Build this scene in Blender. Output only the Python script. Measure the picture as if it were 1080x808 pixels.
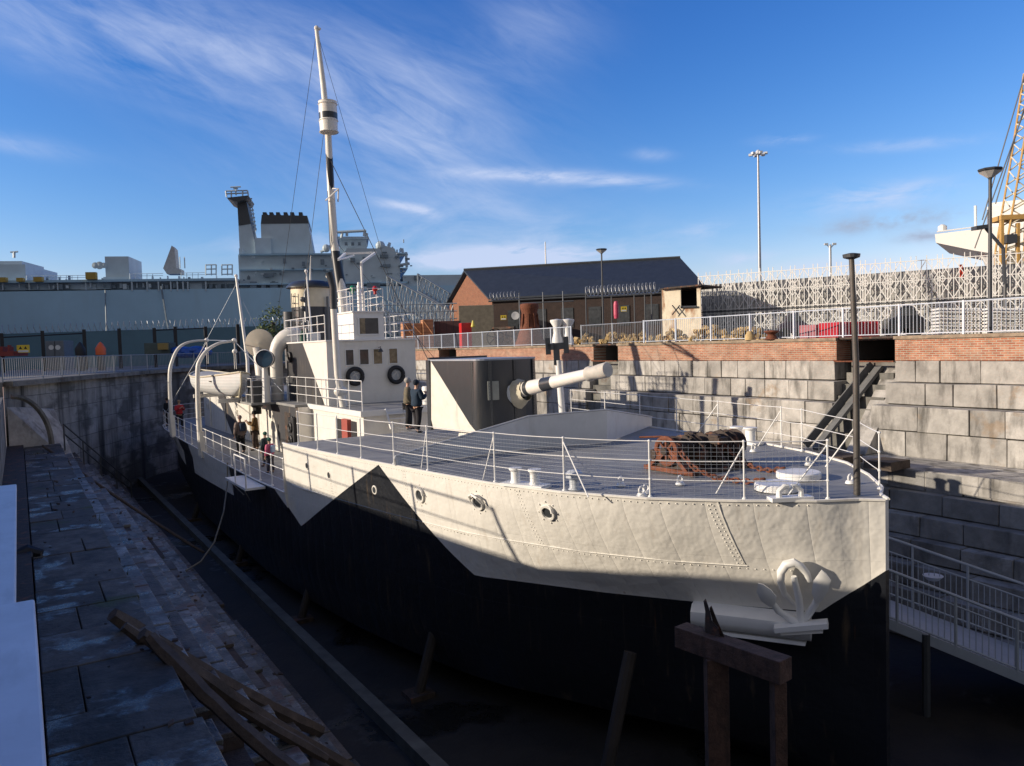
import bpy, math, random
from mathutils import Vector, Matrix, Euler
random.seed(7)
sc = bpy.context.scene
for o in list(bpy.data.objects): bpy.data.objects.remove(o)
COL = sc.collection
rad = math.radians
# ------------------------------------------------------------------ camera
FPX, ROLL, PITCH, YAW = 810.0, rad(1.72), math.atan(40/810.0), rad(32.7)
CAMX, CAMY = -12.67, -7.9
def _basis():
    f0 = Vector((math.sin(YAW), math.cos(YAW), 0)); r0 = Vector((math.cos(YAW), -math.sin(YAW), 0))
    f = f0*math.cos(PITCH) + Vector((0,0,-math.sin(PITCH))); u = f0*math.sin(PITCH) + Vector((0,0,math.cos(PITCH)))
    return r0*math.cos(ROLL)-u*math.sin(ROLL), u*math.cos(ROLL)+r0*math.sin(ROLL), f
CR, CU, CF = _basis()
cam = bpy.data.objects.new('camera', bpy.data.cameras.new('camera')); COL.objects.link(cam)
cam.matrix_world = Matrix(((CR.x,CU.x,-CF.x,CAMX),(CR.y,CU.y,-CF.y,CAMY),(CR.z,CU.z,-CF.z,0),(0,0,0,1)))
cam.data.sensor_width = 36; cam.data.lens = FPX/1080*36; cam.data.clip_end = 6000; cam.data.clip_start = 0.05
sc.camera = cam
# surveying helpers: where a measured sight line meets a plane of the place
C0 = Vector((CAMX, CAMY, 0))
def ray(x, y): return CR*((x-540)/FPX) + CU*(-(y-404)/FPX) + CF
def PZ(x, y, z): d = ray(x,y); return C0 + d*(z/d.z)
def PX(x, y, X): d = ray(x,y); return C0 + d*((X-CAMX)/d.x)
def PY(x, y, Y): d = ray(x,y); return C0 + d*((Y-CAMY)/d.y)
F0 = Vector((math.sin(YAW), math.cos(YAW), 0)); R0 = Vector((math.cos(YAW), -math.sin(YAW), 0))
def PD(x, y, dep): d = ray(x,y); return C0 + d*(dep/d.dot(F0))
# ------------------------------------------------------------------ light
SUN_D = Vector((.93, -.36, 0)).normalized(); SUN_EL = rad(16.5)
sd = bpy.data.lights.new('sun', 'SUN'); so = bpy.data.objects.new('sun', sd); COL.objects.link(so)
dirv = Vector((SUN_D.x*math.cos(SUN_EL), SUN_D.y*math.cos(SUN_EL), -math.sin(SUN_EL)))
so.rotation_euler = dirv.to_track_quat('-Z', 'Y').to_euler(); so.location = (-40, 20, 30)
sd.energy = 5.0; sd.angle = rad(.5); sd.color = (1, .87, .70)
w = bpy.data.worlds.new('World'); sc.world = w; w.use_nodes = True
nt = w.node_tree; nt.nodes.clear()
def wn(t, **k):
    n = nt.nodes.new(t)
    for a, b in k.items(): setattr(n, a, b)
    return n
def wm(op, a, b=None, c=None):
    n = wn('ShaderNodeMath', operation=op)
    for i, v in enumerate((a, b, c)):
        if v is None: continue
        if isinstance(v, (int, float)): n.inputs[i].default_value = v
        else: nt.links.new(v, n.inputs[i])
    return n.outputs[0]
sky = wn('ShaderNodeTexSky'); sky.sky_type = 'NISHITA'; sky.sun_disc = False
sky.sun_elevation = SUN_EL
src = -SUN_D; sky.sun_rotation = math.atan2(src.x, src.y)
sky.altitude = 0; sky.air_density = 1.1; sky.dust_density = .2; sky.ozone_density = 1.6
geo = wn('ShaderNodeTexCoord')
def dot(v):
    n = wn('ShaderNodeVectorMath', operation='DOT_PRODUCT'); nt.links.new(geo.outputs['Generated'], n.inputs[0]); n.inputs[1].default_value = v
    return n.outputs['Value']
fw = wm('MAXIMUM', dot(CF), .05)
U = wm('DIVIDE', dot(CR), fw); V = wm('DIVIDE', dot(CU), fw)      # tangent plane of the sky towards the basin
def noise(su, sv, ang, detail, off, rough=.6, dist=0.0):
    c, s = math.cos(ang), math.sin(ang)
    a = wm('MULTIPLY', wm('ADD', wm('MULTIPLY', U, c), wm('MULTIPLY', V, s)), su)
    b = wm('MULTIPLY', wm('ADD', wm('MULTIPLY', U, -s), wm('MULTIPLY', V, c)), sv)
    cb = wn('ShaderNodeCombineXYZ'); nt.links.new(a, cb.inputs[0]); nt.links.new(b, cb.inputs[1]); cb.inputs[2].default_value = off
    n = wn('ShaderNodeTexNoise'); n.inputs['Scale'].default_value = 1; n.inputs['Detail'].default_value = detail
    n.inputs['Roughness'].default_value = rough; n.inputs['Distortion'].default_value = dist
    nt.links.new(cb.outputs[0], n.inputs['Vector']); return n.outputs['Fac']
def blob(px, py, rx, ry, deg, amp):
    """soft patch of cirrus centred in the given direction"""
    u0, v0 = (px-540)/FPX, -(py-404)/FPX; a = rad(deg); c, s = math.cos(a), math.sin(a)
    du = wm('SUBTRACT', U, u0); dv = wm('SUBTRACT', V, v0)
    p = wm('DIVIDE', wm('ADD', wm('MULTIPLY', du, c), wm('MULTIPLY', dv, s)), rx/FPX)
    q = wm('DIVIDE', wm('SUBTRACT', wm('MULTIPLY', dv, c), wm('MULTIPLY', du, s)), ry/FPX)
    r2 = wm('ADD', wm('MULTIPLY', p, p), wm('MULTIPLY', q, q))
    return wm('MULTIPLY', wm('POWER', 2.718, wm('MULTIPLY', r2, -1)), amp)
def addup(l):
    r = l[0]
    for x in l[1:]: r = wm('ADD', r, x)
    return r
bl = addup([blob(250,60,260,58,-17,.95), blob(430,120,110,60,-38,.75), blob(60,30,200,40,-10,.55), blob(560,30,75,55,25,.55), blob(20,152,60,10,-10,.8),
            blob(330,185,150,45,-8,.35), blob(500,205,60,14,-25,.5)])
n1 = noise(3.2, 15, rad(-20), 7, 1.3, .62, .6); n2 = noise(10, 42, rad(-33), 5, 4.1, .6, .8)
fine = wm('MULTIPLY', wm('MAXIMUM', wm('SUBTRACT', wm('ADD', wm('MULTIPLY', n1, .75), wm('MULTIPLY', n2, .35)), .34), 0), 2.3)
cir = wm('MULTIPLY', bl, fine)
bl2 = addup([blob(535,272,95,11,3,2.6), blob(330,262,120,22,0,.5), blob(590,187,95,7,-3,1.3), blob(925,208,70,13,7,1.1), blob(960,152,70,6,4,.7), blob(985,252,40,7,8,1.0), blob(828,147,25,5,5,.8),
             blob(740,243,25,8,12,.7), blob(790,272,26,6,5,.8), blob(890,282,90,9,3,1.1), blob(430,219,30,5,-12,.9), blob(690,163,20,6,0,.5), blob(520,240,160,30,-4,.35), blob(720,262,200,26,0,.12)])
n3 = noise(9, 30, rad(4), 7, 7.7, .62, .4)
low = wm('MULTIPLY', bl2, wm('MULTIPLY', wm('MAXIMUM', wm('SUBTRACT', n3, .36), 0), 3.6))
cov = wm('MINIMUM', wm('ADD', wm('MULTIPLY', cir, .68), wm('MULTIPLY', low, .8)), .85)
# the greyer little cumulus over the white hoarding
gr = wm('MULTIPLY', addup([blob(945,232,70,9,7,1.3), blob(982,248,34,6,5,1.2)]), wm('MULTIPLY', wm('MAXIMUM', wm('SUBTRACT', noise(14, 26, rad(5), 6, 2.2), .38), 0), 4.0))
gr = wm('MINIMUM', gr, .8)
# grey cloud added over the unseen sky behind, to neutralise the blue shade
back = wm('MINIMUM', wm('MAXIMUM', wm('ADD', wm('MULTIPLY', dot(F0), -1.6), .15), 0), .75)
SKY_S = .12
sps = wn('ShaderNodeSeparateXYZ'); nt.links.new(sky.outputs[0], sps.inputs[0]); inv = wn('ShaderNodeCombineXYZ')
for i_, (k_g, g_g) in enumerate(((1.75, 2.0), (1.15, 1.4), (1.38, 1.0))):      # deep clear autumn blue
    nt.links.new(wm('MULTIPLY', wm('POWER', wm('MULTIPLY', sps.outputs[i_], SKY_S), g_g), k_g/SKY_S), inv.inputs[i_])
mx = wn('ShaderNodeMixRGB'); nt.links.new(cov, mx.inputs[0]); nt.links.new(inv.outputs[0], mx.inputs[1]); mx.inputs[2].default_value = (4.7, 5.4, 7.2, 1)
mx2 = wn('ShaderNodeMixRGB'); nt.links.new(gr, mx2.inputs[0]); nt.links.new(mx.outputs[0], mx2.inputs[1]); mx2.inputs[2].default_value = (2.9, 3.4, 4.5, 1)
mx3 = wn('ShaderNodeMixRGB'); nt.links.new(wm('MULTIPLY', back, 1.15), mx3.inputs[0]); nt.links.new(mx2.outputs[0], mx3.inputs[1]); mx3.inputs[2].default_value = (2.5, 2.45, 2.45, 1)
bg = wn('ShaderNodeBackground'); bg.inputs[1].default_value = SKY_S; nt.links.new(mx3.outputs[0], bg.inputs[0])
wo = wn('ShaderNodeOutputWorld'); nt.links.new(bg.outputs[0], wo.inputs[0])
sc.view_settings.view_transform = 'Standard'; sc.view_settings.look = 'None'; sc.view_settings.gamma = 1; sc.view_settings.exposure = 0.12
sc.render.engine = 'CYCLES'
# ------------------------------------------------------------------ materials
MATS = {}
def mat(name, col, rough=.6, metal=0, var=.12, vs=3.0, bump=0.0, bs=20.0, island=0.0, dirt=None, dirt_amt=.0, dirt_scale=(1,1,1), dirt_lo=.5, planks=None, rust=None, wave=None, halves=None, dark=None, spec=None, brick=None, wet=None):
    if name in MATS: return MATS[name]
    m = bpy.data.materials.new(name); m.use_nodes = True; t = m.node_tree; N = t.nodes; L = t.links
    p = N['Principled BSDF']; p.inputs['Roughness'].default_value = rough; p.inputs['Metallic'].default_value = metal
    if spec is not None: p.inputs['Specular IOR Level'].default_value = spec
    tc = N.new('ShaderNodeTexCoord'); ob = tc.outputs['Object']
    gm = N.new('ShaderNodeNewGeometry'); pos = gm.outputs['Position']
    def math_(op, a, b=None):
        n = N.new('ShaderNodeMath'); n.operation = op
        for i, v in enumerate((a, b)):
            if v is None: continue
            if isinstance(v, (int, float)): n.inputs[i].default_value = v
            else: L.new(v, n.inputs[i])
        return n.outputs[0]
    def nz(scale, detail=5, vec=None, sc3=(1,1,1), rough_=.6):
        mp = N.new('ShaderNodeMapping'); mp.inputs['Scale'].default_value = sc3; L.new(vec or pos, mp.inputs[0])
        n = N.new('ShaderNodeTexNoise'); n.inputs['Scale'].default_value = scale; n.inputs['Detail'].default_value = detail; n.inputs['Roughness'].default_value = rough_
        L.new(mp.outputs[0], n.inputs['Vector']); return n.outputs['Fac']
    def mixc(f, a, b, bt='MIX'):
        n = N.new('ShaderNodeMixRGB'); n.blend_type = bt
        for i, v in enumerate((f, a, b)):
            if isinstance(v, (int, float)): n.inputs[i].default_value = v
            elif isinstance(v, tuple): n.inputs[i].default_value = (*v[:3], 1)
            else: L.new(v, n.inputs[i])
        return n.outputs[0]
    def ramp(f, lo, hi):
        n = N.new('ShaderNodeMapRange'); n.inputs['From Min'].default_value = lo; n.inputs['From Max'].default_value = hi; L.new(f, n.inputs['Value']); return n.outputs[0]
    c = mixc(1.0, col, col) if not brick else None
    if brick:
        sp = N.new('ShaderNodeSeparateXYZ'); L.new(pos, sp.inputs[0]); cb = N.new('ShaderNodeCombineXYZ')
        u = math_('ADD', math_('MULTIPLY', sp.outputs[0], brick[0]), math_('MULTIPLY', sp.outputs[1], brick[1]))
        L.new(u, cb.inputs[0]); L.new(sp.outputs[2], cb.inputs[1])
        bt = N.new('ShaderNodeTexBrick'); L.new(cb.outputs[0], bt.inputs['Vector']); bt.inputs['Scale'].default_value = 1
        bt.inputs['Brick Width'].default_value = brick[2]; bt.inputs['Row Height'].default_value = brick[3]; bt.inputs['Mortar Size'].default_value = brick[4]
        bt.inputs['Color1'].default_value = (*col, 1); bt.inputs['Color2'].default_value = (*brick[5], 1); bt.inputs['Mortar'].default_value = (*brick[6], 1)
        c = bt.outputs['Color']
    if halves:      # painted camouflage: convex polygons in the (along, up) plane, dark paint inside any of them
        sp = N.new('ShaderNodeSeparateXYZ'); L.new(pos, sp.inputs[0]); A = sp.outputs[halves['axis']]; Zc = sp.outputs[2]
        tot = None
        for poly in halves['polys']:
            msk = None
            for (a, b, k) in poly:      # a*A + b*Z + k > 0
                v = math_('GREATER_THAN', math_('ADD', math_('ADD', math_('MULTIPLY', A, a), math_('MULTIPLY', Zc, b)), k), 0)
                msk = v if msk is None else math_('MULTIPLY', msk, v)
            tot = msk if tot is None else math_('MAXIMUM', tot, msk)
        c = mixc(tot, c, halves['dark'])
    if island:
        v = ramp(gm.outputs['Random Per Island'], 0, 1)
        hs = N.new('ShaderNodeHueSaturation'); L.new(c, hs.inputs['Color']); n = N.new('ShaderNodeMapRange'); n.inputs['To Min'].default_value = 1-island; n.inputs['To Max'].default_value = 1+island
        L.new(gm.outputs['Random Per Island'], n.inputs['Value']); L.new(n.outputs[0], hs.inputs['Value']); c = hs.outputs[0]
    if var:
        f = nz(vs, 6); r = N.new('ShaderNodeMapRange'); r.inputs['From Min'].default_value = .3; r.inputs['From Max'].default_value = .7
        r.inputs['To Min'].default_value = 1-var; r.inputs['To Max'].default_value = 1+var; L.new(f, r.inputs['Value'])
        hs = N.new('ShaderNodeHueSaturation'); L.new(c, hs.inputs['Color']); L.new(r.outputs[0], hs.inputs['Value']); c = hs.outputs[0]
    if planks:      # thin dark seams: axis, pitch, line width
        sp = N.new('ShaderNodeSeparateXYZ'); L.new(pos, sp.inputs[0])
        fr = math_('FRACT', math_('DIVIDE', sp.outputs[planks[0]], planks[1])); ln = math_('LESS_THAN', fr, planks[2])
        c = mixc(math_('MULTIPLY', ln, planks[3] if len(planks) > 3 else .6), c, (.02,.02,.025))
    if dirt:
        f = ramp(nz(1.0, 7, None, dirt_scale), dirt_lo, dirt_lo+.18); c = mixc(math_('MULTIPLY', f, dirt_amt), c, dirt)
    if rust:
        f = ramp(nz(1.0, 6, None, rust[1]), rust[2], rust[2]+.08); c = mixc(math_('MULTIPLY', f, rust[3]), c, rust[0])
    if wet:
        f = ramp(nz(wet[0], 7), .55, .62)
        L.new(math_('SUBTRACT', rough, math_('MULTIPLY', f, rough-wet[1])), p.inputs['Roughness'])
        c = mixc(math_('MULTIPLY', f, wet[2]), c, wet[3])
    L.new(c, p.inputs['Base Color'])
    hgt = None
    if bump: hgt = math_('MULTIPLY', nz(bs, 6), bump)
    if wave:        # plate panels: shallow dishing between frames, seams along the plates
        sp = N.new('ShaderNodeSeparateXYZ'); L.new(pos, sp.inputs[0])
        s_ = math_('ABSOLUTE', math_('SINE', math_('MULTIPLY', sp.outputs[1], math.pi/wave[0])))
        h2 = math_('MULTIPLY', math_('POWER', s_, .35), wave[1])
        fz = math_('FRACT', math_('DIVIDE', math_('ADD', sp.outputs[2], 20.1), wave[2])); h3 = math_('MULTIPLY', math_('LESS_THAN', fz, .5), wave[3])
        fy = math_('FRACT', math_('DIVIDE', math_('ADD', sp.outputs[1], 3.3), 3.6)); h4 = math_('MULTIPLY', math_('LESS_THAN', fy, .5), wave[3])
        lz = math_('LESS_THAN', math_('ABSOLUTE', math_('SUBTRACT', math_('ABSOLUTE', math_('SUBTRACT', fz, .5)), .47)), .012)
        h = math_('ADD', math_('ADD', h2, h3), h4)
        big = math_('MULTIPLY', nz(1.6, 3), wave[4])
        h = math_('ADD', h, big); hgt = h if hgt is None else math_('ADD', hgt, h)
    if brick:
        h = math_('MULTIPLY', bt.outputs['Fac'], -.012); hgt = h if hgt is None else math_('ADD', hgt, h)
    if hgt is not None:
        b = N.new('ShaderNodeBump'); b.inputs['Strength'].default_value = 1; b.inputs['Distance'].default_value = 1; L.new(hgt, b.inputs['Height']); L.new(b.outputs[0], p.inputs['Normal'])
    MATS[name] = m; return m
def line(p, q, inside):
    """half plane through p and q in (along, up) holding the point inside"""
    a, b = q[1]-p[1], -(q[0]-p[0]); k = -(a*p[0]+b*p[1])
    if a*inside[0]+b*inside[1]+k < 0: a, b, k = -a, -b, -k
    return (a, b, k)
def poly(*pts):
    cx = sum(p[0] for p in pts)/len(pts); cz = sum(p[1] for p in pts)/len(pts)
    return [line(pts[i], pts[(i+1) % len(pts)], (cx, cz)) for i in range(len(pts))]
WHITE = (.75, .72, .655); DARK = (.012, .014, .019)
m_white = mat('white_paint', WHITE, .42, var=.06, bump=.004, bs=9, dirt=(.42,.33,.22), dirt_amt=.3, dirt_scale=(1.2,1.2,.5), dirt_lo=.56)
m_white2 = mat('clean_white_paint', (.78,.77,.74), .4, var=.04)
m_hull = mat('hull_paint', WHITE, .38, var=.05, vs=1.2, wave=(.61, .011, 1.15, .008, .05), bump=.0006, bs=10,
    dirt=(.38,.26,.14), dirt_amt=.22, dirt_scale=(5,5,.5), dirt_lo=.58, rust=((.22,.09,.03),(7,7,.5),.7,.5),
    halves=dict(axis=1, dark=DARK, polys=[
        [line((7,-5.2),(16,-5.45),(10,-8)), ],
        [line((0,-5.2),(7,-5.2),(3,-8)), line((7,0),(7,-9),(0,-5))],
        [line((-.1,-4.25),(.9,-5.2),(0,-8)), line((1,0),(1,-9),(0,-5))],
        [line((36,-5.95),(44,-5.05),(40,-9)), line((36,0),(36,-9),(40,-5))],
        poly((10.4,-2.95),(7.1,-5.25),(7.1,-5.9),(15.6,-5.9),(15.6,-5.42)),
        poly((15.6,-5.43),(15.7,-6.5),(23.5,-6.5),(23.75,-5.7),(25.1,-4.4),(18,-4.4)),
        poly((37.4,-4.4),(34.0,-4.4),(32.9,-6.2),(36.0,-6.2))]))
m_deck = mat('grey_deck_paint', (.27,.268,.258), .65, var=.16, vs=1.6, bump=.002, bs=30, planks=(0,.19,.06,.22), dirt=(.10,.11,.13), dirt_amt=.5, dirt_scale=(.7,.7,.7), dirt_lo=.5)
m_grey = mat('light_grey_paint', (.52,.55,.58), .45, var=.06)
m_dark = mat('dark_camouflage_paint', (.035,.04,.048), .35, var=.2, bump=.002, bs=8)
m_black = mat('black_rubber_and_shade', (.015,.015,.017), .6, var=.1)
m_glass = mat('dark_window_glass', (.05,.055,.06), .06, var=.3, vs=4)
m_amber = mat('curtained_window_glass', (.20,.16,.10), .12, var=.5, vs=5)
m_rust = mat('rusty_iron', (.15,.048,.022), .85, var=.45, vs=9, bump=.012, bs=30)
m_darkrust = mat('old_dark_iron', (.045,.03,.022), .75, var=.5, vs=7, bump=.012, bs=26, rust=((.2,.07,.03),(3,3,3),.55,.7))
m_wood = mat('weathered_timber', (.085,.062,.046), .8, var=.4, vs=4, bump=.015, bs=16)
m_redwood = mat('red_brown_timber', (.085,.046,.032), .85, var=.5, vs=5, bump=.02, bs=22, dirt=(.03,.02,.015), dirt_amt=.7, dirt_scale=(6,6,.8), dirt_lo=.5)
m_galv = mat('galvanised_steel', (.36,.38,.41), .45, .5, var=.1)
m_bluegrey = mat('pale_blue_grey_rail_paint', (.42,.48,.56), .45, var=.08)
m_pole = mat('dark_grey_pole_paint', (.05,.055,.062), .5, var=.1)
m_stone = mat('granite_blocks', (.37,.35,.32), .85, var=.28, vs=2.0, island=.25, bump=.02, bs=9, dirt=(.075,.07,.062), dirt_amt=.85, dirt_scale=(2.0,2.0,.5), dirt_lo=.51, rust=((.26,.17,.09),(.9,.9,.9),.6,.5))
m_stoned = mat('damp_algae_granite', (.145,.14,.125), .7, var=.35, vs=1.5, island=.3, bump=.025, bs=8, dirt=(.03,.032,.028), dirt_amt=.8, dirt_scale=(1.2,1.2,.5), dirt_lo=.48, rust=((.10,.055,.03),(.8,.8,.8),.58,.6))
m_wet = mat('wet_granite_platform', (.085,.074,.062), .75, var=.45, vs=4, island=.3, bump=.02, bs=14, dirt=(.02,.02,.017), dirt_amt=.85, dirt_scale=(1.7,1.0,1), dirt_lo=.5, wet=(.75,.04,.35,(.10,.105,.11)), rust=((.045,.06,.015),(.7,.7,.7),.6,.8))
m_endwall = mat('stained_concrete', (.30,.295,.28), .85, var=.35, vs=.9, bump=.02, bs=6, dirt=(.008,.009,.01), dirt_amt=.95, dirt_scale=(1.05,1.05,.06), dirt_lo=.49, rust=((.05,.052,.05),(.25,.25,.55),.5,.75), brick=(.45,.9,1.8,.9,.012,(.24,.235,.22),(.08,.08,.08)))
m_floor = mat('dock_floor_silt', (.014,.011,.008), .75, var=.6, vs=.7, bump=.02, bs=5, wet=(.25,.08,.5,(.012,.016,.018)))
m_brick = mat('red_brick', (.42,.19,.11), .9, var=.25, vs=3, bump=.004, bs=40, brick=(0,1,.225,.075,.012,(.30,.10,.055),(.42,.36,.28)), dirt=(.5,.42,.33), dirt_amt=.35, dirt_scale=(1,1,1), dirt_lo=.52)
m_cope = mat('brick_coping', (.27,.21,.15), .9, var=.35, vs=4, bump=.01)
m_ground = mat('quay_concrete', (.16,.155,.145), .9, var=.25, vs=.5, bump=.01)
# ------------------------------------------------------------------ mesh builder
class MB:
    def __init__(s): s.v = []; s.f = []
    def add(s, vs, fs):
        o = len(s.v); s.v += [Vector(v) for v in vs]; s.f += [tuple(i+o for i in f) for f in fs]; return s
    def box(s, x0, x1, y0, y1, z0, z1, j=0):
        vs = [(x, y, z) for x in (x0,x1) for y in (y0,y1) for z in (z0,z1)]
        if j: vs = [tuple(c+random.uniform(-j,j) for c in v) for v in vs]
        return s.add(vs, [(0,1,3,2),(4,6,7,5),(0,4,5,1),(2,3,7,6),(0,2,6,4),(1,5,7,3)])
    def obox(s, c, u, v, w_, hu, hv, hw):
        """box with centre c, unit axes u v w and half sizes"""
        c, u, v, w_ = Vector(c), Vector(u), Vector(v), Vector(w_)
        vs = [c+u*(a*hu)+v*(b*hv)+w_*(d*hw) for a in (-1,1) for b in (-1,1) for d in (-1,1)]
        return s.add(vs, [(0,1,3,2),(4,6,7,5),(0,4,5,1),(2,3,7,6),(0,2,6,4),(1,5,7,3)])
    def beam(s, a, b, wx, wz, up=(0,0,1)):
        a, b = Vector(a), Vector(b); u = (b-a).normalized(); up = Vector(up)
        if abs(u.dot(up)) > .98: up = Vector((1,0,0))
        v = u.cross(up).normalized(); w_ = v.cross(u)
        return s.obox((a+b)/2, u, v, w_, (b-a).length/2, wx/2, wz/2)
    def tube(s, pts, r, n=6, caps=True):
        pts = [Vector(p) for p in pts]; m = len(pts); rs = [r]*m if isinstance(r, (int,float)) else list(r)
        o = len(s.v); pu = None
        for i, p in enumerate(pts):
            t = (pts[min(i+1,m-1)]-pts[max(i-1,0)])
            t = t.normalized() if t.length > 1e-9 else Vector((0,0,1))
            if pu is None:
                pu = t.cross(Vector((0,0,1))); 
                if pu.length < .05: pu = t.cross(Vector((1,0,0)))
            pu = (pu - t*pu.dot(t)); pu = pu.normalized() if pu.length > 1e-6 else t.orthogonal().normalized()
            q = t.cross(pu)
            for k in range(n):
                a = 2*math.pi*k/n; s.v.append(p+(pu*math.cos(a)+q*math.sin(a))*rs[i])
        for i in range(m-1):
            for k in range(n):
                a = o+i*n+k; b = o+i*n+(k+1)%n; s.f.append((a, b, b+n, a+n))
        if caps: s.f.append(tuple(o+k for k in range(n))[::-1]); s.f.append(tuple(o+(m-1)*n+k for k in range(n)))
        return s
    def lathe(s, prof, base, axis=(0,0,1), n=24, a0=0, a1=2*math.pi):
        base = Vector(base); ax = Vector(axis).normalized(); u = ax.orthogonal().normalized() if abs(ax.z) < .99 else Vector((1,0,0)); v = ax.cross(u)
        full = abs(a1-a0-2*math.pi) < 1e-6; cnt = n if full else n+1; o = len(s.v)
        for (r, h) in prof:
            for k in range(cnt):
                a = a0+(a1-a0)*k/n; s.v.append(base+ax*h+(u*math.cos(a)+v*math.sin(a))*max(r,1e-4))
        for i in range(len(prof)-1):
            for k in range(n):
                a = o+i*cnt+k; b = o+i*cnt+(k+1) % cnt; s.f.append((a,b,b+cnt,a+cnt))
        return s
    def prism(s, pts, d):
        """extrude a planar polygon by the vector d"""
        pts = [Vector(p) for p in pts]; d = Vector(d); n = len(pts)
        return s.add(pts+[p+d for p in pts], [tuple(range(n))[::-1], tuple(range(n,2*n))]+[(i,(i+1)%n,(i+1)%n+n,i+n) for i in range(n)])
    def quad(s, a, b, c, d): return s.add([a,b,c,d], [(0,1,2,3)])
    def sphere(s, c, r, n=12, m=8, sc3=(1,1,1)):
        c = Vector(c); o = len(s.v)
        for i in range(m+1):
            th = math.pi*i/m
            for k in range(n):
                a = 2*math.pi*k/n; s.v.append(c+Vector((r*math.sin(th)*math.cos(a)*sc3[0], r*math.sin(th)*math.sin(a)*sc3[1], r*math.cos(th)*sc3[2])))
        for i in range(m):
            for k in range(n):
                a = o+i*n+k; b = o+i*n+(k+1)%n; s.f.append((a, a+n, b+n, b))
        return s
    def build(s, name, m, parent=None, smooth=False, label=None, bevel=0):
        if not s.v: s.v = [Vector((0,0,0))]
        if parent is None:
            xs = [v.x for v in s.v]; ys = [v.y for v in s.v]; zs = [v.z for v in s.v]
            org = Vector(((min(xs)+max(xs))/2, (min(ys)+max(ys))/2, min(zs)))
        else: org = wloc(parent)
        me = bpy.data.meshes.new(name); me.from_pydata([v-org for v in s.v], [], s.f); me.update()
        me.materials.append(m); o = bpy.data.objects.new(name, me); COL.objects.link(o)
        if parent is None: o.location = org
        else: o.parent = parent
        if smooth:
            for p in me.polygons: p.use_smooth = True
            try: me.set_sharp_from_angle(angle=rad(38))
            except Exception: pass
        if bevel:
            b = o.modifiers.new('bevel', 'BEVEL'); b.width = bevel; b.segments = 2; b.limit_method = 'ANGLE'
        if label: o['label'] = label
        return o
def wloc(o):
    l = Vector(o.location)
    while o.parent: o = o.parent; l += Vector(o.location)
    return l
def tag(o, label, cat, group=None):
    o['label'] = label; o['category'] = cat
    if group: o['group'] = group
    return o
def thing(name, loc, label, cat, group=None):
    o = bpy.data.objects.new(name, None); COL.objects.link(o); o.location = loc; o.empty_display_size = .3
    return tag(o, label, cat, group)
def struct(o): o['kind'] = 'structure'; return o
def copy_tree(o, parent=None):
    c = o.copy(); COL.objects.link(c); c.parent = parent
    for ch in list(o.children): copy_tree(ch, c)
    return c
def lerp(a, b, t): return a+(b-a)*t
def interp(tab, x):
    if x <= tab[0][0]: return tab[0][1]
    for (a, b), (c, d) in zip(tab, tab[1:]):
        if x <= c: return b+(d-b)*(x-a)/(c-a)
    return tab[-1][1]
# ================================================================== SETTING
QZ, LZ, FZ = -.12, -1.0, -8.5          # right quay, left quay, dock floor levels
END = [(-13.3,35.2),(-11.6,38.6),(-8.8,44.6),(-5.0,51.5),(-1,56.5),(5,59.5),(13.9,60.5)]
g = MB()   # ground sheet with the dock left open
B = 2500
rim = [(-13.3,-60)]+END+[(13.9,-60)]
g.quad((-B,-B,LZ),(B,-B,LZ),(B,-60,LZ),(-B,-60,LZ)); LQ = -1.66  # unseen near left quay, lowered so its shade line meets the hull
g.quad((-B,-60,LQ),(-13.3,-60,LQ),(-13.3,34.2,LQ),(-B,34.2,LQ)); g.quad((-B,34.2,LQ),(-13.3,34.2,LQ),(-13.3,34.2,LZ),(-B,34.2,LZ)); g.quad((-B,34.2,LZ),(-13.3,34.2,LZ),(-13.3,35.2,LZ),(-B,35.2,LZ)); g.quad((-B,-60,LQ),(-13.3,-60,LQ),(-13.3,-60,LZ),(-B,-60,LZ)); g.quad((13.9,-60,LZ),(B,-60,LZ),(B,B,LZ),(13.9,B,LZ))
g.add([(-B,35.2,LZ)]+[(x,y,LZ) for x,y in END]+[(13.9,B,LZ),(-B,B,LZ)], [tuple(range(len(END)+3))])
struct(g.build('ground', m_ground))
q = MB()
for y0, y1 in ((-60,7.6),(9.95,22.5),(24.55,39.9),(42.6,400)): q.box(14.0,18,y0,y1,LZ+.01,QZ)
for y0, y1 in ((7.6,9.95),(22.5,24.55),(39.9,42.6)): q.box(14.0,18,y0,y1,QZ-.1,QZ)
q.box(18,400,-60,400,LZ+.01,QZ); struct(q.build('quay', m_ground))
struct(MB().quad((-16,-60,FZ),(16,-60,FZ),(16,64,FZ),(-16,64,FZ)).build('dock_floor', m_floor))
struct(MB().box(-6.25,-5.95,-10,50,FZ,FZ+.28).build('floor_kerb', mat('algae_kerb', (.085,.088,.08), .6, var=.4, vs=2)))
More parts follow.
